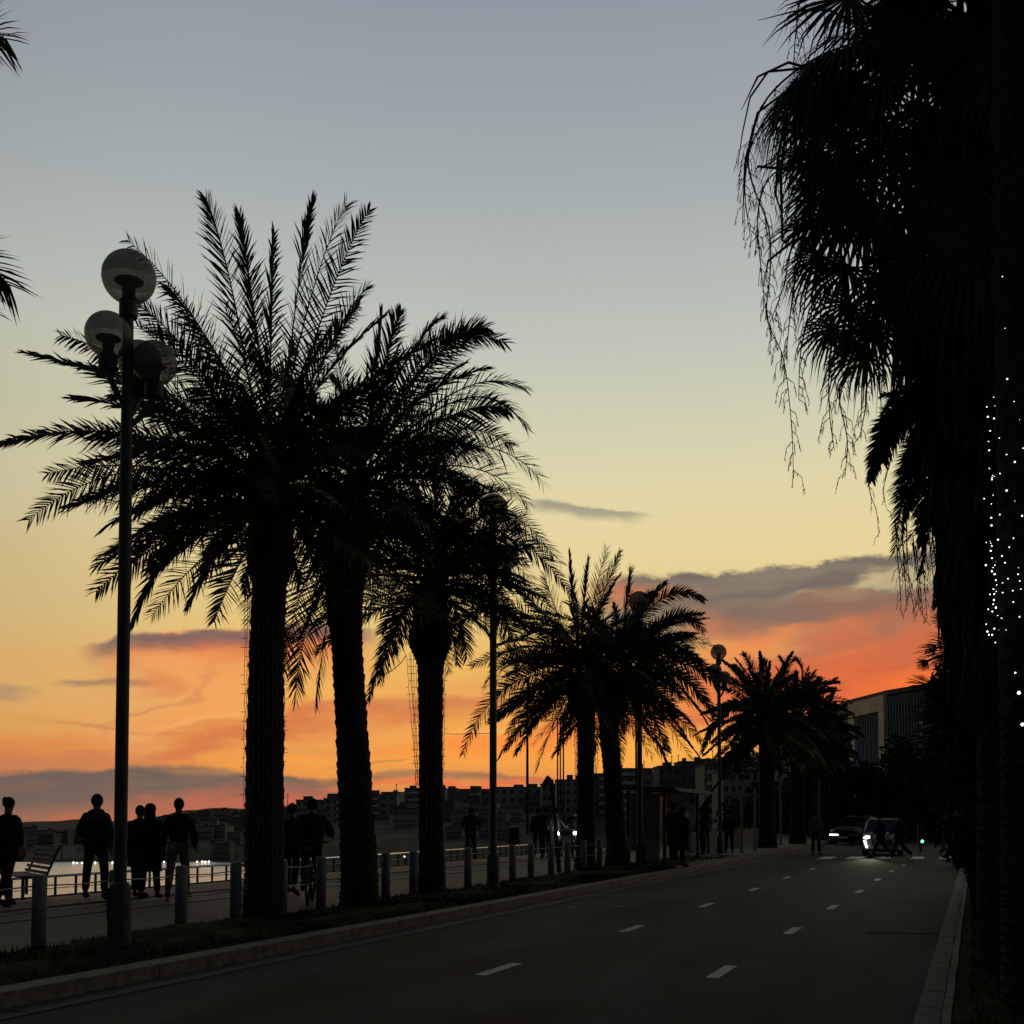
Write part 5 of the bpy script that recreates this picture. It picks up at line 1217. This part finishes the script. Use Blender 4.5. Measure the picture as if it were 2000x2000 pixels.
# ---------------------------------------------------------------- cars
def car(loc, rz, label, paint, drl, w=1.82, hgt=1.62, right_on=False):
    """local frame: nose at -Y end facing the camera, x to the right"""
    T = thing('car', loc, label, 'car', None, rz)
    secs = [(0.0,.30,.62,.78),(.12,.26,.84,.88),(.5,.24,.98,.93),(1.15,.22,1.06,.95),(1.2,.22,1.07,.95)]
    def ringz(y, zl, zt, hw):  # lower body ring
        return [(-hw*.93,y,zl),(-hw,y,zl+.22),(-hw,y,zt-.22),(-hw*.93,y,zt-.04),(-hw*.6,y,zt),(hw*.6,y,zt),(hw*.93,y,zt-.04),(hw,y,zt-.22),(hw,y,zl+.22),(hw*.93,y,zl)]
    S = [(0,.28,.70,.70),(.06,.24,.82,.82),(.35,.22,.94,.90),(1.0,.22,1.02,.91),(1.9,.22,1.04,.91),(3.2,.22,1.04,.91),(4.0,.24,1.02,.88),(4.35,.32,.95,.78)]
    mb = MB(); vs, fs = [], []
    for y, zl, zt, hw in S: vs += ringz(y, zl, zt, hw)
    for i in range(len(S)-1):
        for k in range(10): k2 = (k+1) % 10; fs.append((i*10+k2, i*10+k, (i+1)*10+k, (i+1)*10+k2))
    fs.append(tuple(range(10))); fs.append(tuple(range(len(S)*10-1, len(S)*10-11, -1))); mb.add(vs, fs)
    body = mb.build('body', paint, T, smooth=False)
    # cabin
    mb = MB(); C1 = [(.95,.80,1.0),(1.75,.66,1.52),(2.1,.62,hgt),(3.3,.60,hgt),(4.0,.64,1.3),(4.25,.76,1.0)]
    cab = MB(); cab.add([(-.82,.98,1.0),(.82,.98,1.0),(.62,1.85,1.56),(-.62,1.85,1.56),(-.62,3.6,1.56),(.62,3.6,1.56),(.78,4.2,1.0),(-.78,4.2,1.0)], [(0,1,2,3),(3,2,5,4),(4,5,6,7),(1,6,5,2),(0,3,4,7)]); cab.build('windows', mat('car_glass',(.015,.017,.02),.06,.1,spec=.8), T)
    rf = MB(); rf.add([(-.60,1.85,1.565),(.60,1.85,1.565),(.60,3.6,1.565),(-.60,3.6,1.565),(-.52,1.98,hgt),(.52,1.98,hgt),(.52,3.5,hgt),(-.52,3.5,hgt)], [(3,2,1,0),(4,5,6,7),(0,1,5,4),(1,2,6,5),(2,3,7,6),(3,0,4,7)]); rf.build('roof', paint, T)
    for s in (-1,1):
        mb = MB(); mb.tube([(s*.83,.98,1.0),(s*.635,1.85,1.57),(s*.635,3.6,1.57),(s*.79,4.2,1.0)], .035, 5); mb.build('roof_pillar', paint, T)
        mb = MB(); mb.tube([(s*.56,2.0,hgt+.05),(s*.56,3.4,hgt+.05)], .022, 5); mb.build('roof_rail', steelm if drl == 'slash' else darkst, T)
        mb = MB(); mb.box((s*1.0,1.2,1.08),(.2,.12,.15)); mb.build('wing_mirror', paint, T)
        on = s < 0 or right_on
        hl_ = mat('headlight_on',(1,1,1),emit=(1,1,.93),es=25) if on and drl == 'slash' else mat('headlight_off',(.35,.35,.36),.2)
        mb = MB(); mb.ball((s*.66,.10,.78), .1, 8, (1.55,.7,.75)); mb.build('headlight', hl_, T)
        dm = mat('running_light',(1,1,1),emit=(1,1,.9),es=9) if on else mat('headlight_off',(.35,.35,.36),.2)
        mb = MB(); mb.tube([(s*.80,.0,.66),(s*.68,-.03,.36)], .035, 5) if drl == 'slash' else mb.tube([(s*.8,-.02,.56),(s*.3,-.06,.56)], .03, 5); mb.build('running_light', dm, T)
        for y in (.82, 3.45):
            mb = MB(); mb.tube([(s*.70,y,.34),(s*.93,y,.34)], .34, 18); wh = mb.build('wheel', mat('tyre',(.02,.02,.02),.9), T)
            mb = MB(); mb.tube([(s*.90,y,.34),(s*.94,y,.34)], .2, 12); mb.build('rim', steelm, wh)
    mb = MB()
    for q in range(5): mb.box((0,-.015,.46+q*.06),(.9,.04,.03))
    mb.build('grille', darkst, T)
    mb = MB(); mb.box((0,-.05,.42),(.5,.02,.11)); mb.build('number_plate', mat('plate',(.6,.6,.58)), T)
    mb = MB(); mb.box((0,.02,.24),(1.5,.12,.12)); mb.build('bumper', darkst, T)
    return T
white_p = mat('white_paint',(.3,.3,.31),.25,.05,3,spec=.6); dark_p = mat('dark_paint',(.02,.02,.022),.7,.05,3,spec=.1)
cp = gnd(1723, 1672, 0); CAR = car((cp.x, cp.y, 0), R(3), 'pale car with one dazzling headlight waiting at the crossing', white_p, 'slash')
cp2 = gnd(1648, 1650, 0); car((cp2.x, cp2.y, 0), R(-14), 'dark low car with a light bar turning far behind the crossing', dark_p, 'bar', hgt=1.58)
CAR.scale = (.86,.86,.94)
# the real beam of the lit headlight
for (px, lz, e) in ((1696, .73, 60),):
    sp = bpy.data.lights.new('headlight_beam', 'SPOT'); sp.energy = e*3; sp.spot_size = R(26); sp.spot_blend = .9; sp.color = (1,1,.6); sp.shadow_soft_size = .06
    so_ = bpy.data.objects.new('headlight_beam', sp); C.objects.link(so_); q = at(px, 1593, depth(cp)-.35); so_.location = (q.x, q.y, lz)
    so_.rotation_euler = (gnd(1703,1692,0) - so_.location).to_track_quat('-Z','Y').to_euler()
